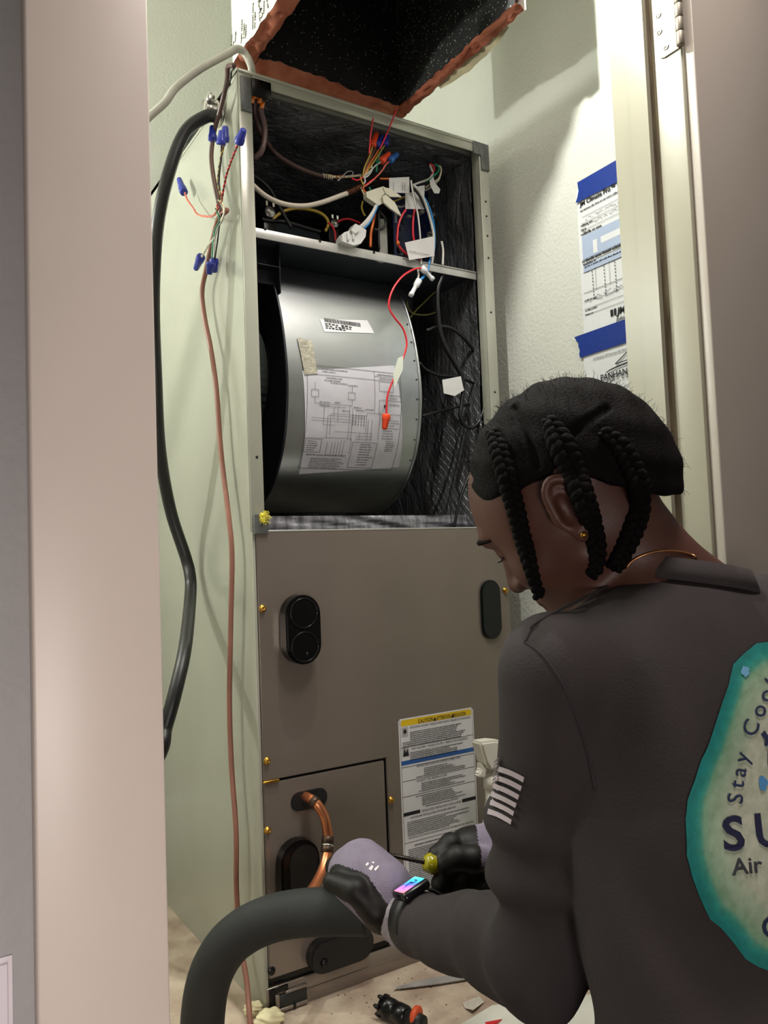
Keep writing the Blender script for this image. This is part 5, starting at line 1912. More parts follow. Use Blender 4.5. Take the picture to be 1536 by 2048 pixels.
for a in ((HPL, KNL, ANL), (HPR, KNR, ANR)):
    D = smin(D, chain(P, a, (0.075, 0.052, 0.036), 0.03), 0.04)
# head only where the grid is fine
ix = np.nonzero((xs > HC[0] - 0.17) & (xs < HC[0] + 0.17))[0]
iy = np.nonzero((ys > HC[1] - 0.17) & (ys < HC[1] + 0.17))[0]
iz = np.nonzero((zs > HC[2] - 0.18) & (zs < HC[2] + 0.17))[0]
sx_, sy_, sz_ = slice(ix[0], ix[-1] + 1), slice(iy[0], iy[-1] + 1), slice(iz[0], iz[-1] + 1)
Q = grid(xs[sx_], ys[sy_], zs[sz_])


def he(f_, l_, u_, rf, rl, ru, q=None):
    return ell(Q if q is None else q, hp(f_, l_, u_), AX, (rf, rl, ru))


def skull(q):
    d = he(-0.004, 0, 0.012, 0.096, 0.075, 0.085, q)
    return smin(d, he(0.030, 0, -0.010, 0.062, 0.064, 0.075, q), 0.03)


h = skull(Q)
h = smin(h, he(0.040, 0, -0.055, 0.048, 0.054, 0.050), 0.03)             # mid face
h = smin(h, he(0.062, 0, -0.086, 0.030, 0.036, 0.028), 0.025)            # muzzle
h = smin(h, cone(Q, hp(0.010, 0.050, -0.065), hp(0.066, 0.014, -0.106), 0.018, 0.016), 0.02)
h = smin(h, cone(Q, hp(0.010, -0.050, -0.065), hp(0.066, -0.014, -0.106), 0.018, 0.016), 0.02)
h = smin(h, he(0.076, 0, -0.106, 0.017, 0.022, 0.015), 0.02)             # chin
for sgn in (1, -1):
    h = smin(h, he(0.058, 0.040 * sgn, -0.046, 0.024, 0.022, 0.020), 0.02)   # cheek
    h = smax(h, -he(0.098, 0.031 * sgn, -0.014, 0.020, 0.018, 0.013), 0.012)  # eye socket
    h = smin(h, he(0.077, 0.031 * sgn, -0.015, 0.013, 0.014, 0.012), 0.003)   # eyeball + lids
h = smin(h, cone(Q, hp(0.086, -0.034, 0.006), hp(0.086, 0.034, 0.006), 0.008, 0.008), 0.014)  # brow
h = smin(h, cone(Q, hp(0.086, 0, -0.006), hp(0.106, 0, -0.048), 0.007, 0.011), 0.010)   # nose
for sgn in (1, -1):
    h = smin(h, he(0.096, 0.012 * sgn, -0.051, 0.011, 0.008, 0.008), 0.006)
    h = smax(h, -he(0.101, 0.007 * sgn, -0.058, 0.005, 0.0035, 0.004), 0.002)
h = smin(h, cone(Q, hp(0.089, -0.018, -0.077), hp(0.089, 0.018, -0.077), 0.0065, 0.0065), 0.006)   # lips
h = smin(h, cone(Q, hp(0.087, -0.015, -0.088), hp(0.087, 0.015, -0.088), 0.0068, 0.0068), 0.004)
h = smax(h, -cone(Q, hp(0.097, -0.018, -0.0825), hp(0.097, 0.018, -0.0825), 0.0018, 0.0018), 0.002)
# ears
for sgn in (1, -1):
    eo = hp(-0.010, 0.073 * sgn, -0.020)
    eu = unit(HU * 0.97 - HF * 0.22 + HL * sgn * 0.10)
    el_ = unit(HL * sgn * 0.82 - HF * 0.42)
    el_ = unit(el_ - eu * (el_ @ eu))
    ef = np.cross(eu, el_) * sgn
    if ef @ HF < 0:
        ef = -ef
    ear = ell(Q, eo + el_ * 0.006, (ef, el_, eu), (0.017, 0.0065, 0.030))
    ear = smax(ear, -ell(Q, eo + el_ * 0.012 + ef * 0.002 - eu * 0.003, (ef, el_, eu), (0.0095, 0.009, 0.017)), 0.003)
    hel = [eo + el_ * 0.006 + ef * 0.012 - eu * 0.002, eo + el_ * 0.009 + ef * 0.012 + eu * 0.018, eo + el_ * 0.012 + ef * 0.002 + eu * 0.029, eo + el_ * 0.014 - ef * 0.012 + eu * 0.022, eo + el_ * 0.013 - ef * 0.017 + eu * 0.004, eo + el_ * 0.010 - ef * 0.012 - eu * 0.016, eo + el_ * 0.006 - ef * 0.001 - eu * 0.028]
    ear = smin(ear, chain(Q, spline(hel, 3), [0.0040] * 19, 0.002), 0.003)
    ear = smin(ear, cone(Q, eo + el_ * 0.006 - eu * 0.027, eo + el_ * 0.005 - eu * 0.032, 0.0065, 0.006), 0.004)
    ear = smin(ear, ell(Q, eo + ef * 0.013 - eu * 0.006 + el_ * 0.004, (ef, el_, eu), (0.005, 0.006, 0.007)), 0.004)   # tragus
    h = smin(h, ear, 0.004)
    if sgn == 1:
        LOBE = eo + el_ * 0.013 - eu * 0.030
sub = D[sx_, sy_, sz_]
D[sx_, sy_, sz_] = smin(sub, h, 0.022)
body, BV, BF = net_obj('body', D, xs, ys, zs, [skin_m], person)
btree = BVHTree.FromPolygons([Vector(v) for v in BV], [tuple(f) for f in BF])
del D, P

# ---- hair
n_ = 0.0026
xs = np.arange(HC[0] - 0.15, HC[0] + 0.15, n_)
ys = np.arange(HC[1] - 0.15, HC[1] + 0.15, n_)
zs = np.arange(HC[2] - 0.14, HC[2] + 0.15, n_)
Q = grid(xs, ys, zs)
cap = smin(he(-0.010, 0, 0.014, 0.101, 0.081, 0.090, Q), he(-0.050, 0, -0.020, 0.062, 0.068, 0.072, Q), 0.03)
fcoord = sum((Q[j] - HC[j]) * float(HF[j]) for j in range(3))
lcoord = sum((Q[j] - HC[j]) * float(HL[j]) for j in range(3))
ucoord = sum((Q[j] - HC[j]) * float(HU[j]) for j in range(3))
line = np.where(fcoord > 0.0, 0.012 + 0.30 * fcoord, np.where(fcoord > -0.03, 0.012 + 0.0 * fcoord, 0.012 + (fcoord + 0.03) * 1.75))
cut = (line - ucoord) * 0.9
cap = smax(cap, cut, 0.012)
front = (fcoord - (0.070 + 0.25 * (ucoord - 0.045))) * 0.9
cap = smax(cap, front, 0.012)
nz_ = 0.0016 * np.sin(160 * fcoord + 60 * lcoord) * np.sin(140 * ucoord + 40 * lcoord)
cap = cap + nz_


def head_hit(px, py, tree, back=0.0):
    d = Vector(ray(px, py)).normalized()
    hit = tree.ray_cast(Vector(CAM), d)
    if hit[0] is None:
        return None
    return np.array(hit[0]) - np.array(d) * back


V0, F0 = surfnet(cap, xs, ys, zs)
htree0 = BVHTree.FromPolygons([Vector(v) for v in V0], [tuple(f) for f in F0])
for pts in ([(1028, 812), (1036, 838), (1050, 870), (1062, 900), (1072, 930)], [(1215, 815), (1180, 838), (1150, 862), (1128, 880)], [(1150, 960), (1180, 985), (1200, 1010)]):
    hits = [head_hit(px, py, htree0) for px, py in pts]
    hits = [q_ for q_ in hits if q_ is not None]
    if len(hits) > 1:
        cap = smax(cap, -chain(Q, hits, [0.0046] * len(hits), 0.002), 0.002)
hair, HV, HFc = net_obj('hair', cap, xs, ys, zs, [hair_m], person)
htree = BVHTree.FromPolygons([Vector(v) for v in HV], [tuple(f) for f in HFc])
# thin skin lines in the partings
rnd = random.Random(31)
# wisps over the outline
V, Fc = [], []
hn = rnd.sample(range(len(HV)), min(len(HV), 1500))
for i in hn:
    p_ = HV[i]
    o_ = p_ - hp(-0.01, 0, 0.0)
    if (o_ @ HU < 0.0 and rnd.random() < 0.6) or (o_ @ HF > 0.035 and o_ @ HU < 0.055):
        continue
    o_ = unit(o_)
    d_ = unit(o_ * rnd.uniform(0.3, 0.9) + np.array([rnd.gauss(0, 0.5) for _ in range(3)]))
    L_ = rnd.uniform(0.003, 0.010)
    d2_ = unit(d_ + np.array([rnd.gauss(0, 0.5) for _ in range(3)]))
    v_, f_ = sweep([p_ - o_ * 0.001, p_ + d_ * L_ * 0.5, p_ + d_ * L_ * 0.5 + d2_ * L_ * 0.5], [0.00022, 0.00018, 0.0001], 3)
    n0 = len(V)
    V += v_
    Fc += [tuple(j + n0 for j in f) for f in f_]
o = mesh('hair_wisps', V, Fc, hair_m, person)
o['kind'] = 'stuff'


def braid(pts, rad, name='braid'):
    """three-strand plait along a pixel path laid on the head"""
    P_ = []
    tl_ = None
    for (px, py, *tt) in pts:
        if tt:
            P_.append(dp(px, py, tt[0]))
            continue
        a = head_hit(px, py, htree)
        b_ = head_hit(px, py, btree)
        c = [q_ for q_ in (a, b_) if q_ is not None]
        q_ = min(c, key=lambda v: np.linalg.norm(v - CAM))
        P_.append(q_ - ray(px, py) * 0.004)
    S = spline(P_, 14)
    L = np.cumsum([0] + [np.linalg.norm(S[i + 1] - S[i]) for i in range(len(S) - 1)])
    V_, F_ = [], []
    for k in range(3):
        out, rr = [], []
        for i, p_ in enumerate(S):
            t = unit(S[min(i + 1, len(S) - 1)] - S[max(i - 1, 0)])
            n1 = unit(np.cross(t, FW))
            n2 = np.cross(t, n1)
            f_ = L[i] / L[-1]
            r_ = np.interp(f_, [0, 0.15, 0.7, 0.95, 1], rad)
            ph = 2 * math.pi * L[i] / 0.024 + k * 2 * math.pi / 3
            out.append(p_ + n1 * r_ * 0.72 * math.sin(ph) + n2 * r_ * 0.45 * math.sin(2 * ph))
            rr.append(r_ * 0.58)
        v_, f2 = sweep(out, rr, 8)
        n0 = len(V_)
        V_ += v_
        F_ += [tuple(j + n0 for j in q) for q in f2]
    return mesh(name, V_, F_, hair_m, person, True)


braid([(985, 862), (998, 900), (1012, 945), (1022, 985), (1034, 1030), (1048, 1085), (1060, 1130, 0.775), (1070, 1165, 0.775), (1080, 1192, 0.78)], (0.006, 0.0088, 0.0072, 0.0050, 0.006))
braid([(1098, 838), (1112, 868), (1130, 905), (1148, 945), (1162, 985), (1174, 1020), (1186, 1060), (1194, 1095), (1194, 1130), (1182, 1152)], (0.006, 0.0105, 0.0085, 0.0060, 0.005))
braid([(1205, 862), (1238, 890), (1262, 930), (1278, 970), (1280, 1010), (1270, 1050), (1256, 1085), (1242, 1112), (1228, 1138, 0.765)], (0.005, 0.0080, 0.0085, 0.0075, 0.006))

# eyelashes and brows on the near side
V, Fc = [], []
for k in range(14):
    s = k / 13
    a = hp(0.087 - 0.008 * abs(s - 0.4), 0.022 + 0.022 * s, -0.018 - 0.004 * (s - 0.5) ** 2)
    v_, f_ = sweep([a, a + HF * 0.004 - HU * 0.002, a + HF * 0.008 + HL * (0.003 * (s - 0.3)) - HU * 0.001], [0.0006, 0.0005, 0.0002], 4)
    n0 = len(V)
    V += v_
    Fc += [tuple(j + n0 for j in q) for q in f_]
mesh('eyelashes', V, Fc, hair_m, person)
for sgn in (1, -1):
    pts = []
    for l_, u_ in ((0.014, 0.004), (0.026, 0.009), (0.040, 0.008), (0.050, 0.002)):
        q0 = Vector(hp(0.14, l_ * sgn, u_))
        hit = btree.ray_cast(q0, Vector(-HF))
        pts.append(np.array(hit[0]) + HF * 0.001 if hit[0] is not None else hp(0.088, l_ * sgn, u_))
    tube('eyebrow', pts, [0.002, 0.0032, 0.003, 0.0015], hair_m, person, 6)

# gold stud and chain
bmf = bmesh.new()
bmesh.ops.create_icosphere(bmf, subdivisions=3, radius=0.0032)
bmesh.ops.translate(bmf, verts=bmf.verts, vec=Vector(LOBE))
er = bm_obj('earring', bmf, gold_m, person, True)
er['label'] = 'small gold ball stud'

# ---- shirt
xs = np.arange(-0.20, 0.58, 0.0062)
ys = np.arange(-0.98, -0.24, 0.0062)
zs = np.arange(-0.02, 0.78, 0.0062)
P = grid(xs, ys, zs)
S = ell(P, CH - tor_f * 0.005, TA, (0.172, 0.120, 0.205))
S = smin(S, ell(P, WA, TA, (0.160, 0.118, 0.20)), 0.06)
S = smin(S, ell(P, PEL, TA, (0.178, 0.128, 0.15)), 0.06)
S = smin(S, cone(P, NB_ - tor_up * 0.066, SL, 0.063, 0.056), 0.05)
S = smin(S, cone(P, NB_ - tor_up * 0.066, SR, 0.063, 0.060), 0.05)
S = smin(S, cone(P, NB_ - tor_up * 0.075, RC - RN * 0.024, 0.080, 0.050), 0.025)
armL = chain(P, (SL, EL, WL), (0.060, 0.049, 0.0345), 0.03)
armR = chain(P, (SR, ER, WR_), (0.064, 0.053, 0.040), 0.03)
# folds: rings around the elbow and drag lines from the armpit
def along(p0, p1):
    d = unit(p1 - p0)
    return sum((P[j] - p0[j]) * float(d[j]) for j in range(3))


tu = along(SL, EL)
tf = along(EL, WL)
xw = sum(P[j] * float(RT[j]) for j in range(3))
zw = sum(P[j] * float(UP[j]) for j in range(3))
armL = armL - 0.0065 * np.sin(tu * 62 + 22 * xw + 3 * np.sin(zw * 20)) * np.exp(-((tu - 0.22) / 0.10) ** 2) - 0.0060 * np.sin(tf * 70 + 34 * xw) * np.exp(-((tf - 0.03) / 0.09) ** 2) - 0.0025 * np.sin(tf * 120 + 20 * zw) * np.exp(-((tf - 0.25) / 0.05) ** 2)
S = smin(S, armL, 0.008)
S = smin(S, armR, 0.035)
ap = SL - tor_up * 0.10 + tor_r * 0.05 - tor_f * 0.05
da = np.sqrt(sum((P[j] - ap[j]) ** 2 for j in range(3)))
S = S - 0.0100 * np.sin((xw * 0.9 + zw * 0.45) * 70 + 2 * np.sin(zw * 16)) * np.exp(-(da / 0.13) ** 2)
S = S - 0.0050 * np.sin(zw * 46 + xw * 18 + 2 * np.sin(xw * 19)) * np.exp(-((zw - float(WA @ UP)) / 0.16) ** 2)
# hem: flat cut at the hips, open cuffs
tcut = sum((P[j] - PEL[j]) * float(tor_up[j]) for j in range(3))
S = smax(S, -0.10 - tcut, 0.01)
tw_ = along(EL, WL) - float(np.linalg.norm(WL - EL)) - 0.002
nearL = np.sqrt(sum((P[j] - WL[j]) ** 2 for j in range(3)))
S = np.where(nearL < 0.10, smax(S, tw_.astype(np.float32), 0.006), S)
# neck opening
S = smax(S, -cone(P, RC + RN * 0.060, RC + RN * 0.20, 0.0600, 0.10), 0.004)
shirt, SV, SF = net_obj('shirt', S, xs, ys, zs, [shirt_m], person)
stree = BVHTree.FromPolygons([Vector(v) for v in SV], [tuple(f) for f in SF])
del S, P


def shirt_hit(px, py, off=0.0012, tree=None):
    d = Vector(ray(px, py)).normalized()
    hit = (tree or stree).ray_cast(Vector(CAM), d)
    if hit[0] is None:
        return None
    nn = hit[1] if hit[1].dot(d) < 0 else -hit[1]
    return np.array(hit[0] + nn * off)


# collar band round the neck opening, shoulder seam
nax = RN
na = unit(np.cross(nax, np.array([0, 1.0, 0.2])))
nb = np.cross(nax, na)
V, Fc = [], []
NS = 48
for k in range(NS):
    a = 2 * math.pi * k / NS
    rd = na * math.cos(a) + nb * math.sin(a)
    c0_ = RC + nax * 0.000 + rd * 0.0680
    for (o1, o2) in ((0.0035, -0.012), (0.0030, 0.0), (0.0012, 0.0095), (-0.0008, 0.0095), (-0.0015, 0.0), (-0.003, -0.012)):
        V.append(c0_ + rd * (o1 - 0.35 * o2) + nax * o2)
for k in range(NS):
    k2 = (k + 1) % NS
    for j in range(6):
        j2 = (j + 1) % 6
        Fc.append((k * 6 + j, k2 * 6 + j, k2 * 6 + j2, k * 6 + j2))
mesh('collar', V, Fc, mat('shirt_rib', (60, 54, 54), 0.85, var=0.05, bump=0.4, bscale=600), person, True)
seam = [shirt_hit(*q, 0.0002) for q in ((1262, 1150), (1200, 1172), (1130, 1205), (1085, 1238), (1062, 1262), (1050, 1285))]
seam = [q for q in seam if q is not None]
if len(seam) > 2:
    tube('shoulder_seam', seam, 0.0013, mat('seam_thread', (46, 42, 44), 0.9), person, 6)
seam2 = [shirt_hit(*q, 0.0002) for q in ((1052, 1285), (1085, 1310), (1120, 1360), (1150, 1430), (1175, 1510), (1190, 1580))]
seam2 = [q for q in seam2 if q is not None]
if len(seam2) > 2:
    tube('sleeve_seam', seam2, 0.0012, mat('seam_thread', (46, 42, 44), 0.9), person, 6)
ch_ = []
for (px, py) in ((1252, 1136), (1262, 1124), (1278, 1114), (1300, 1106), (1325, 1102), (1350, 1102), (1368, 1105), (1382, 1109), (1392, 1114)):
    q_ = head_hit(px, py, btree, 0.0012)
    if q_ is not None:
        ch_.append(q_)
side = ch_[-1] + FW * 0.05 + RT * 0.008
front_ = RC + FW * 0.075 - RT * 0.01 + RN * 0.005
ch_ = ch_ + [side, front_, ch_[0] + FW * 0.055 - RT * 0.004]
tube('necklace', ch_ + [ch_[0]], 0.0012, mat('gold_chain', (220, 160, 110), 0.3, 0.9), person, 6, 5)

# ---- prints on the shirt, laid onto the cloth
rim_px = [(1640, 1262), (1590, 1272), (1536, 1286), (1510, 1289), (1485, 1310), (1465, 1330), (1455, 1370), (1440, 1410), (1430, 1440), (1412, 1495), (1400, 1520), (1388, 1560), (1375, 1600), (1372, 1640), (1374, 1680), (1375, 1710), (1385, 1750), (1400, 1790), (1420, 1835), (1442, 1852), (1465, 1880), (1490, 1915), (1515, 1931), (1536, 1939), (1580, 1950), (1640, 1955)]
left = rim_px
loop0 = rim_px
right = [(3280 - x, y) for x, y in reversed(rim_px[1:-1])]
loop = left + right
lp2 = []
for a_, b_ in zip(loop, loop[1:] + loop[:1]):
    lp2 += [a_, ((a_[0] + b_[0]) / 2, (a_[1] + b_[1]) / 2)]
loop = lp2
cx_, cy_ = 1640, 1610


def print_hit(px, py, off):
    """cloth point: seen part by the ray, the part beyond the frame carried on round the back"""
    if px <= 1556:
        return shirt_hit(px, py, off)
    b0 = shirt_hit(1556, py, 0.0)
    if b0 is None:
        return None
    q0 = b0 + tor_r * (px - 1556) * 0.00055 - tor_f * 0.25
    hit = stree.ray_cast(Vector(q0), Vector(tor_f))
    if hit[0] is None:
        return None
    nn = hit[1] if hit[1].dot(Vector(tor_f)) < 0 else -hit[1]
    return np.array(hit[0] + nn * off)


def patch(name, loop, rings, off, m, cols=None):
    V_, F_, C_ = [], [], []
    n__ = len(loop)
    ok = []
    for ri, f_ in enumerate(rings):
        for (x, y) in loop:
            px, py = cx_ + (x - cx_) * f_, cy_ + (y - cy_) * f_
            h_ = print_hit(px, py, off)
            ok.append(h_ is not None)
            V_.append(h_ if h_ is not None else CAM)
            C_.append(cols[ri] if cols else (1, 1, 1))
    for ri in range(len(rings) - 1):
        for k in range(n__):
            k2 = (k + 1) % n__
            q = (ri * n__ + k, ri * n__ + k2, (ri + 1) * n__ + k2, (ri + 1) * n__ + k)
            if all(ok[i] for i in q):
                pts = [V_[i] for i in q]
                if max(np.linalg.norm(pts[0] - p__) for p__ in pts) < 0.08:
                    F_.append(q)
    used = sorted({i for f in F_ for i in f})
    mp = {v: i for i, v in enumerate(used)}
    o = mesh(name, [V_[i] for i in used], [tuple(mp[i] for i in f) for f in F_], m, person, True)
    if cols:
        at = o.data.color_attributes.new('print', 'FLOAT_COLOR', 'POINT')
        for j, i in enumerate(used):
            at.data[j].color = (*lin(C_[i]), 1)
    return o


pm = mat('shirt_print_ink', (150, 160, 140), 0.8, var=0.04)
nt, b = nodes_of(pm)
va = nt.nodes.new('ShaderNodeVertexColor')
va.layer_name = 'print'
nn_ = nt.nodes.new('ShaderNodeTexNoise')
nn_.inputs['Scale'].default_value = 28
nn_.inputs['Detail'].default_value = 5
mxp = nt.nodes.new('ShaderNodeMix')
mxp.data_type = 'RGBA'
mxp.blend_type = 'MULTIPLY'
mxp.inputs[0].default_value = 0.6
cr__ = nt.nodes.new('ShaderNodeValToRGB')
cr__.color_ramp.elements[0].position = 0.3
cr__.color_ramp.elements[0].color = (0.55, 0.62, 0.55, 1)
cr__.color_ramp.elements[1].position = 0.65
cr__.color_ramp.elements[1].color = (1, 1, 1, 1)
nt.links.new(nn_.outputs['Fac'], cr__.inputs[0])
nt.links.new(va.outputs['Color'], mxp.inputs[6])
nt.links.new(cr__.outputs[0], mxp.inputs[7])
nt.links.new(mxp.outputs[2], b.inputs['Base Color'])
TEAL, TEAL2, MINT, PALE = (10, 128, 124), (30, 142, 132), (126, 168, 136), (186, 190, 170)
rg = [1.0, 0.97, 0.93, 0.90, 0.87, 0.82, 0.77, 0.72, 0.67, 0.62, 0.57, 0.52, 0.47, 0.42, 0.37, 0.32, 0.27, 0.22, 0.17, 0.12, 0.07, 0.02]
cl_ = [TEAL, TEAL, TEAL2, (64, 152, 134), MINT, (150, 176, 148), (160, 180, 154), (168, 182, 158)] + [PALE] * 14
bad = patch('back_print', loop, rg, 0.0022, pm, cl_)
bad['label'] = 'teal rimmed pale green print on the back of the shirt'


def px_text(strings, m, name, tree=None, off=0.0032):
    """strings: (text, x, y, size_px, angle_deg, bold); y down"""
    V_, F_ = [], []
    for (s, x, y, sz, ang, bold) in strings:
        v_, f_ = text_geo(s, 1.0, bold)
        c, sn = math.cos(math.radians(ang)), math.sin(math.radians(ang))
        n0 = len(V_)
        okk = True
        tmp = []
        for (a, b_) in v_:
            a, b_ = a * sz, b_ * sz
            h_ = shirt_hit(x + a * c + b_ * sn, y + a * sn - b_ * c, off, tree)
            if h_ is None:
                okk = False
                break
            tmp.append(h_)
        if okk:
            V_ += tmp
            F_ += [tuple(i + n0 for i in f) for f in f_]
    o = mesh(name, V_, F_, m, person)
    o['kind'] = 'stuff'
    return o


navy = mat('print_navy', (34, 46, 78), 0.85, var=0.05)
arc = [('S', 1479, 1610, 46, -82, 0.008), ('t', 1481, 1579, 46, -80, 0.008), ('a', 1485, 1557, 46, -77, 0.008), ('y', 1490, 1529, 46, -74, 0.008), ('C', 1506, 1478, 46, -66, 0.008), ('o', 1521, 1440, 46, -60, 0.008), ('o', 1533, 1410, 46, -55, 0.008), ('l', 1547, 1384, 46, -50, 0.008), ('A', 1570, 1352, 46, -40, 0.008)]
px_text(arc, navy, 'slogan_print')
px_text([('S', 1443, 1702, 96, -6, 0.022), ('U', 1507, 1696, 96, -6, 0.022)], mat('print_dark_navy', (22, 24, 58), 0.85, var=0.05), 'name_print')
px_text([('Air', 1461, 1750, 46, -6, 0.012)], mat('print_charcoal', (52, 54, 62), 0.85, var=0.05), 'name_print')
px_text([('C', 1530, 1882, 62, -30, 0.012)], navy, 'slogan_print')


def px_polys(polys, m, name, off=0.0032, kind=None):
    V_, F_ = [], []
    for poly in polys:
        hs = [shirt_hit(x, y, off) for x, y in poly]
        if any(h_ is None for h_ in hs):
            continue
        n0 = len(V_)
        V_ += hs
        F_.append(tuple(range(n0, n0 + len(hs))))
    o = mesh(name, V_, F_, m, person)
    if kind:
        o['kind'] = kind
    return o


def blob(x, y, rx, ry, n__=12, seed=0):
    r_ = random.Random(seed)
    return [(x + rx * math.cos(2 * math.pi * k / n__) * r_.uniform(0.7, 1.1), y + ry * math.sin(2 * math.pi * k / n__) * r_.uniform(0.7, 1.1)) for k in range(n__)]


px_polys([blob(1488, 1345, 9, 12, seed=1)], mat('print_sky', (110, 170, 206), 0.85, var=0.1), 'splash_print')
px_polys([blob(1524, 1567, 10, 18, seed=2)], mat('print_sky2', (72, 136, 186), 0.85, var=0.1), 'splash_print')
px_polys([[(1519, 1470), (1527, 1462), (1536, 1476), (1548, 1490), (1545, 1496), (1531, 1486)], [(1528, 1482), (1536, 1486), (1531, 1494), (1526, 1492)], [(1533, 1500), (1540, 1500), (1537, 1536), (1533, 1530)]], navy, 'emblem_print', kind='stuff')
# flag on the sleeve
fw_ = mat('print_flag_white', (196, 184, 190), 0.85, var=0.06)
st_ = []
for i in range(6):
    rx_, ry_ = 1052 - 5.0 * i, 1557 + 17.4 * i
    lx_, ly_ = rx_ - 49 + (3 if i > 3 else 0), ry_ - 20
    for k in range(5):
        a0, a1 = k / 5, (k + 1) / 5
        q = lambda a: (lx_ + (rx_ - lx_) * a, ly_ + (ry_ - ly_) * a - 2.5 * math.sin(math.pi * a))
        (xa, ya), (xb, yb_) = q(a0), q(a1)
        st_.append([(xa + 1.2, ya - 5), (xb + 1.2, yb_ - 5), (xb - 1.2, yb_ + 5), (xa - 1.2, ya + 5)])
for (xa, ya, xb, yb_) in ((992, 1569, 1002, 1577), (991, 1586, 1000, 1594), (990, 1602, 998, 1611)):
    st_.append([(xa, ya - 4), (xb, yb_ - 5), (xb, yb_ + 5), (xa, ya + 4)])
f1 = px_polys(st_, fw_, 'flag_print', kind='stuff')
f1['label'] = 'pale striped flag on the left sleeve'
cg = []
for k in range(7):
    ya = 1518 + 7.0 * k
    cg.append([(994 - 0.4 * k, ya + 6), (1004, ya - 5), (1004, ya - 1), (994 - 0.4 * k, ya + 10)])
px_polys(cg, mat('print_flag_grey', (120, 112, 116), 0.85, var=0.1), 'flag_print', kind='stuff')

# ---- trousers and shoes
xs = np.arange(-0.26, 0.62, 0.010)
ys = np.arange(-1.06, -0.45, 0.010)
zs = np.arange(FZ + 0.03, 0.30, 0.010)
P = grid(xs, ys, zs)
T_ = ell(P, PEL - tor_up * 0.02, TA, (0.165, 0.117, 0.125))
for a in ((HPL, KNL, ANL), (HPR, KNR, ANR)):
    T_ = smin(T_, chain(P, a, (0.098, 0.076, 0.066), 0.03), 0.04)
T_ = T_ - 0.004 * np.sin(P[2] * 55 + 8 * P[0] + 8 * P[1]) * (np.abs(P[2] - KNL[2]) < 0.2)
T_ = smax(T_, (FZ + 0.055 - P[2]) + 0 * P[0] + 0 * P[1], 0.01)
net_obj('trousers', T_, xs, ys, zs, [trou_m], person)
for an in (ANL, ANR):
    xs = np.arange(an[0] - 0.09, an[0] + 0.09, 0.005)
    ys = np.arange(an[1] - 0.13, an[1] + 0.24, 0.005)
    zs = np.arange(FZ - 0.01, FZ + 0.15, 0.005)
    P = grid(xs, ys, zs)
    S_ = cone(P, an + np.array([0, -0.03, -0.045]), an + np.array([0, 0.13, -0.052]), 0.042, 0.040)
    S_ = smin(S_, cone(P, an + np.array([0, 0, -0.04]), an + np.array([0, 0, 0.03]), 0.045, 0.045), 0.03)
    S_ = smax(S_, FZ - P[2] + 0 * P[0] + 0 * P[1], 0.003)
    net_obj('shoe', S_, xs, ys, zs, [shoe_m], person)

# ---- gloves
def K(x, y, t):
    return dp(x, y, t)


def glove(name, palm, fingers, thumb, box_pts, black, parent):
    A_ = np.array(box_pts)
    lo, hi = A_.min(0) - 0.045, A_.max(0) + 0.045
    st = 0.0022
    xs, ys, zs = (np.arange(lo[i], hi[i], st) for i in range(3))
    P = grid(xs, ys, zs)
    D = None
    for (a, b_, ra, rb) in palm:
        c = cone(P, a, b_, ra, rb)
        D = c if D is None else smin(D, c, 0.022 if ra > 0.014 else 0.005)
    Fg = None
    for f in fingers:
        c = chain(P, f[0], f[1], 0.004)
        D = smin(D, c, 0.0028)
    D = smin(D, chain(P, thumb[0], thumb[1], 0.006), 0.006)
    return net_obj(name, D, xs, ys, zs, [glove_m, dip_m], parent, black)


# left hand closes round the end of the foam sleeve
lw = K(778, 1805, 1.025)
lp = [(lw, K(735, 1735, 1.050), 0.026, 0.025), (lw, K(715, 1750, 1.045), 0.026, 0.026), (K(766, 1818, 1.02), K(705, 1772, 1.045), 0.026, 0.022), (K(770, 1770, 1.03), K(722, 1712, 1.066), 0.026, 0.020), (K(770, 1770, 1.03), K(690, 1738, 1.062), 0.026, 0.020),
      (K(745, 1716, 1.066), K(738, 1697, 1.068), 0.013, 0.0095), (K(720, 1718, 1.066), K(706, 1702, 1.068), 0.013, 0.0100), (K(700, 1732, 1.060), K(684, 1718, 1.062), 0.013, 0.0100)]
lf = [((K(692, 1752, 1.055), K(668, 1762, 1.085), K(664, 1800, 1.115), K(680, 1838, 1.11)), (0.0150, 0.0135, 0.0125, 0.0110)),
      ((K(696, 1728, 1.064), K(672, 1734, 1.105), K(676, 1780, 1.128), K(696, 1822, 1.125)), (0.0155, 0.0140, 0.0130, 0.0112)),
      ((K(712, 1712, 1.072), K(694, 1716, 1.112), K(704, 1768, 1.132), K(722, 1812, 1.13)), (0.0155, 0.0138, 0.0125, 0.0110)),
      ((K(736, 1710, 1.076), K(728, 1716, 1.108), K(734, 1762, 1.13), K(746, 1800, 1.128)), (0.0145, 0.0125, 0.0115, 0.0100))]
lt = ((K(784, 1852, 1.015), K(750, 1822, 1.000), K(712, 1782, 1.005), K(664, 1764, 1.025)), (0.0130, 0.0165, 0.0150, 0.0120))
thA = [np.array(p_) for p_ in lt[0]]
pal_n = unit(UP * 0.86 - FW * 0.35 + RT * 0.20)
pc_ = K(740, 1765, 1.04)


def black_left(c):
    m_ = np.zeros(len(c), int)
    for (a, b_) in zip(thA[:-1], thA[1:]):
        d = b_ - a
        h_ = np.clip(((c - a) @ d) / (d @ d), 0, 1)
        m_ |= (np.linalg.norm(c - a - h_[:, None] * d, axis=1) < 0.0225).astype(int)
    m_ |= (((c - pc_) @ pal_n) < -0.022).astype(int)
    return m_


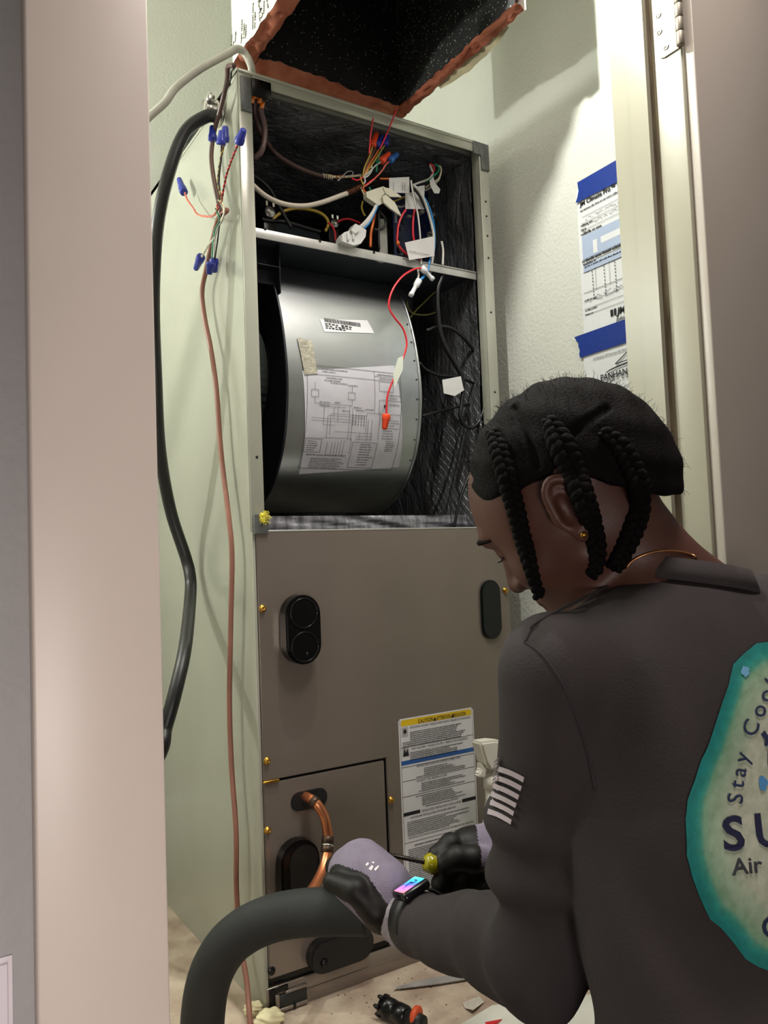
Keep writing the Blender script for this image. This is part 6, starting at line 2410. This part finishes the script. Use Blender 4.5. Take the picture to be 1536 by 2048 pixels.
gl, LGV, LGF = glove('left_glove', lp, lf, lt, [q for f in lf for q in f[0]] + list(lt[0]) + [lw], black_left, person)
gl['label'] = 'grey knit glove with black palm gripping the foam sleeve'
# white print marks on the back of the glove
gt = BVHTree.FromPolygons([Vector(v) for v in LGV], [tuple(f) for f in LGF])
Vg, Fg_ = [], []
for q in ([(731, 1728), (736, 1724), (738, 1728), (733, 1733)], [(738, 1736), (744, 1730), (747, 1733), (742, 1742)], [(748, 1738), (757, 1730), (758, 1733), (751, 1742)], [(744, 1723), (749, 1724), (748, 1727), (744, 1726)], [(737, 1737), (740, 1736), (739, 1740)]):
    hs = []
    for (x, y) in q:
        h_ = gt.ray_cast(Vector(CAM), Vector(ray(x, y)).normalized())
        hs.append(np.array(h_[0]) - ray(x, y) * 0.0008 if h_[0] is not None else None)
    if all(v is not None for v in hs):
        n0 = len(Vg)
        Vg += hs
        Fg_.append(tuple(range(n0, n0 + len(hs))))
o = mesh('glove_mark', Vg, Fg_, mat('glove_print_white', (226, 222, 226), 0.4), person)
o['kind'] = 'stuff'
cuffm = mat('knit_cuff', (166, 160, 166), 0.9, var=0.1, vscale=160, bump=0.6, bscale=500)
ax_l = unit(EL - WL)
lathe('glove_cuff', K(764, 1796, 1.036), WL + ax_l * 0.000, [(0, 0.0320), (0.1, 0.0365), (0.2, 0.0345), (0.3, 0.0372), (0.4, 0.0350), (0.5, 0.0376), (0.6, 0.0354), (0.7, 0.0380), (0.8, 0.0358), (0.9, 0.0384), (1.0, 0.0365), (1.001, 0.028)], cuffm, person, 40, ribs=1, ribamp=0.008)

# right hand round the screwdriver
rw = K(999, 1702, 1.10)
rp = [(rw, K(949, 1702, 1.075), 0.030, 0.027), (rw, K(964, 1737, 1.06), 0.030, 0.026), (K(979, 1692, 1.09), K(929, 1694, 1.07), 0.024, 0.020), (K(984, 1732, 1.07), K(954, 1757, 1.055), 0.026, 0.020)]
rf = [((K(944, 1692, 1.075), K(902, 1690, 1.060), K(877, 1712, 1.048), K(881, 1740, 1.052)), (0.0165, 0.0150, 0.0135, 0.0115)),
      ((K(939, 1712, 1.065), K(904, 1732, 1.040), K(884, 1768, 1.036), K(897, 1792, 1.050)), (0.0165, 0.0150, 0.0135, 0.0120)),
      ((K(954, 1730, 1.055), K(931, 1757, 1.035), K(921, 1788, 1.034), K(937, 1800, 1.050)), (0.0160, 0.0145, 0.0130, 0.0115)),
      ((K(971, 1747, 1.050), K(959, 1774, 1.034), K(953, 1802, 1.034), K(965, 1812, 1.048)), (0.0150, 0.0130, 0.0115, 0.0105))]
rt = ((K(981, 1724, 1.050), K(945, 1718, 1.028), K(914, 1716, 1.024), K(893, 1728, 1.030)), (0.0185, 0.0165, 0.0145, 0.0120))
gray_c = K(994, 1667, 1.09)


def black_right(c):
    d = (c - gray_c)
    u_ = d @ UP
    r_ = d @ RT
    return ((u_ + 0.55 * r_ < -0.0175 - 0.010) | (r_ < -0.030)).astype(int)


grr, RGV, RGF = glove('right_glove', rp, rf, rt, [q for f in rf for q in f[0]] + list(rt[0]) + [rw], black_right, person)
grr['label'] = 'grey glove with black fingers closed on the screwdriver'
lathe('glove_cuff', K(986, 1690, 1.098), WR_ + unit(ER - WR_) * 0.03, [(0, 0.031), (0.2, 0.035), (0.4, 0.0345), (0.6, 0.037), (0.8, 0.036), (1.0, 0.038)], cuffm, person, 32, ribs=1, ribamp=0.008)

# ---- watch
wt = thing('smartwatch', WL + ax_l * 0.02, 'black smartwatch with a lit rainbow screen on the left wrist over the sleeve', 'watch')
wc_ = WL + ax_l * 0.026
wn = cs_((0.05, 0.82, -0.55))
wn = unit(wn - ax_l * (wn @ ax_l))
wtg = unit(np.cross(ax_l, wn))
if wtg @ RT < 0:
    wtg = -wtg
V, Fc = [], []
NR = 48
for k in range(NR):
    a = 2 * math.pi * k / NR
    rd = wn * math.cos(a) + wtg * math.sin(a)
    for (o1, o2) in ((0.0372, -0.0125), (0.0397, -0.0118), (0.0402, 0.0), (0.0397, 0.0118), (0.0372, 0.0125)):
        V.append(wc_ + rd * o1 + ax_l * o2)
for k in range(NR):
    k2 = (k + 1) % NR
    for j in range(4):
        Fc.append((k * 5 + j, k2 * 5 + j, k2 * 5 + j + 1, k * 5 + j + 1))
mesh('strap', V, Fc, black_rub, wt, True)
bm = bmesh.new()
bm_box(bm, (-0.0200, -0.0175, -0.006), (0.0200, 0.0175, 0.006), 0.0045)
Mw = Matrix(((wtg[0], ax_l[0], wn[0], 0), (wtg[1], ax_l[1], wn[1], 0), (wtg[2], ax_l[2], wn[2], 0), (0, 0, 0, 1)))
ctr = wc_ + wn * 0.0420 + RT * 0.005
bm.transform(Matrix.Translation(Vector(ctr)) @ Mw)
bmesh.ops.recalc_face_normals(bm, faces=bm.faces)
case_o = bm_obj('case', bm, mat('watch_case', (14, 14, 16), 0.25), wt, True, 0.9)
scm = mat('watch_screen_lit', (120, 150, 240), 0.2, var=0.0, emit=1.3)
nt, b = nodes_of(scm)
va = nt.nodes.new('ShaderNodeVertexColor')
va.layer_name = 'screen'
nt.links.new(va.outputs['Color'], b.inputs['Emission Color'])
nt.links.new(va.outputs['Color'], b.inputs['Base Color'])
V, Fc, Cc = [], [], []
rowc = [(236, 120, 150), (190, 110, 235), (90, 110, 250), (60, 160, 250), (70, 220, 225), (110, 240, 200)]
for j in range(2):
    for i in range(6):
        V.append(ctr + wtg * (-0.0165 + 0.033 * i / 5) + ax_l * (-0.0125 + 0.025 * j) + wn * 0.0062)
        c = rowc[i] if j == 0 else rowc[max(0, i - 1)]
        Cc.append(c)
for i in range(5):
    Fc.append((i, i + 1, i + 7, i + 6))
so = mesh('screen', V, Fc, scm, wt)
at = so.data.color_attributes.new('screen', 'FLOAT_COLOR', 'POINT')
for i, c in enumerate(Cc):
    at.data[i].color = (*lin(c), 1)
sgn_ = 1 if np.cross(wtg, ax_l) @ wn > 0 else -1
fpw = Flat(lambda u, v: ctr + wtg * u + ax_l * v + wn * 0.0066)
v_, f_ = text_geo('12', 0.014, 0.02)
fpw.line(-0.010, 0.000, 0.004, 0.000, 0.0012)
fpw.line(0.004, -0.005, 0.004, 0.004, 0.0022)
fpw.line(0.004, 0.004, 0.010, 0.004, 0.0018)
fpw.line(0.010, -0.003, 0.010, 0.004, 0.0018)
fpw.line(-0.004, -0.003, 0.004, -0.004, 0.0018)
fpw.build('screen_digits', mat('screen_dark', (16, 20, 60), 0.4), so)

# ---- screwdriver
sdv = thing('screwdriver', K(860, 1722, 1.05), 'screwdriver with a clear yellow handle and dark shaft in the right glove', 'screwdriver')
h0, h1 = K(849, 1724, 1.035), K(935, 1742, 1.055)
s0 = K(760, 1706, 1.125)
lathe('shaft', s0, h0, [(0, 0.0024), (0.06, 0.0030), (1, 0.0030)], mat('dark_steel_shaft', (52, 46, 42), 0.35, 0.8), sdv, 12)
lathe('handle', h0, h1, [(0, 0.007), (0.04, 0.0110), (0.16, 0.0130), (0.28, 0.0110), (0.4, 0.0125), (0.95, 0.0125), (1, 0.008)], mat('clear_yellow', (158, 150, 18), 0.12, var=0.15, vscale=120, coat=0.5), sdv, 18, ribs=1, ribamp=0.04)
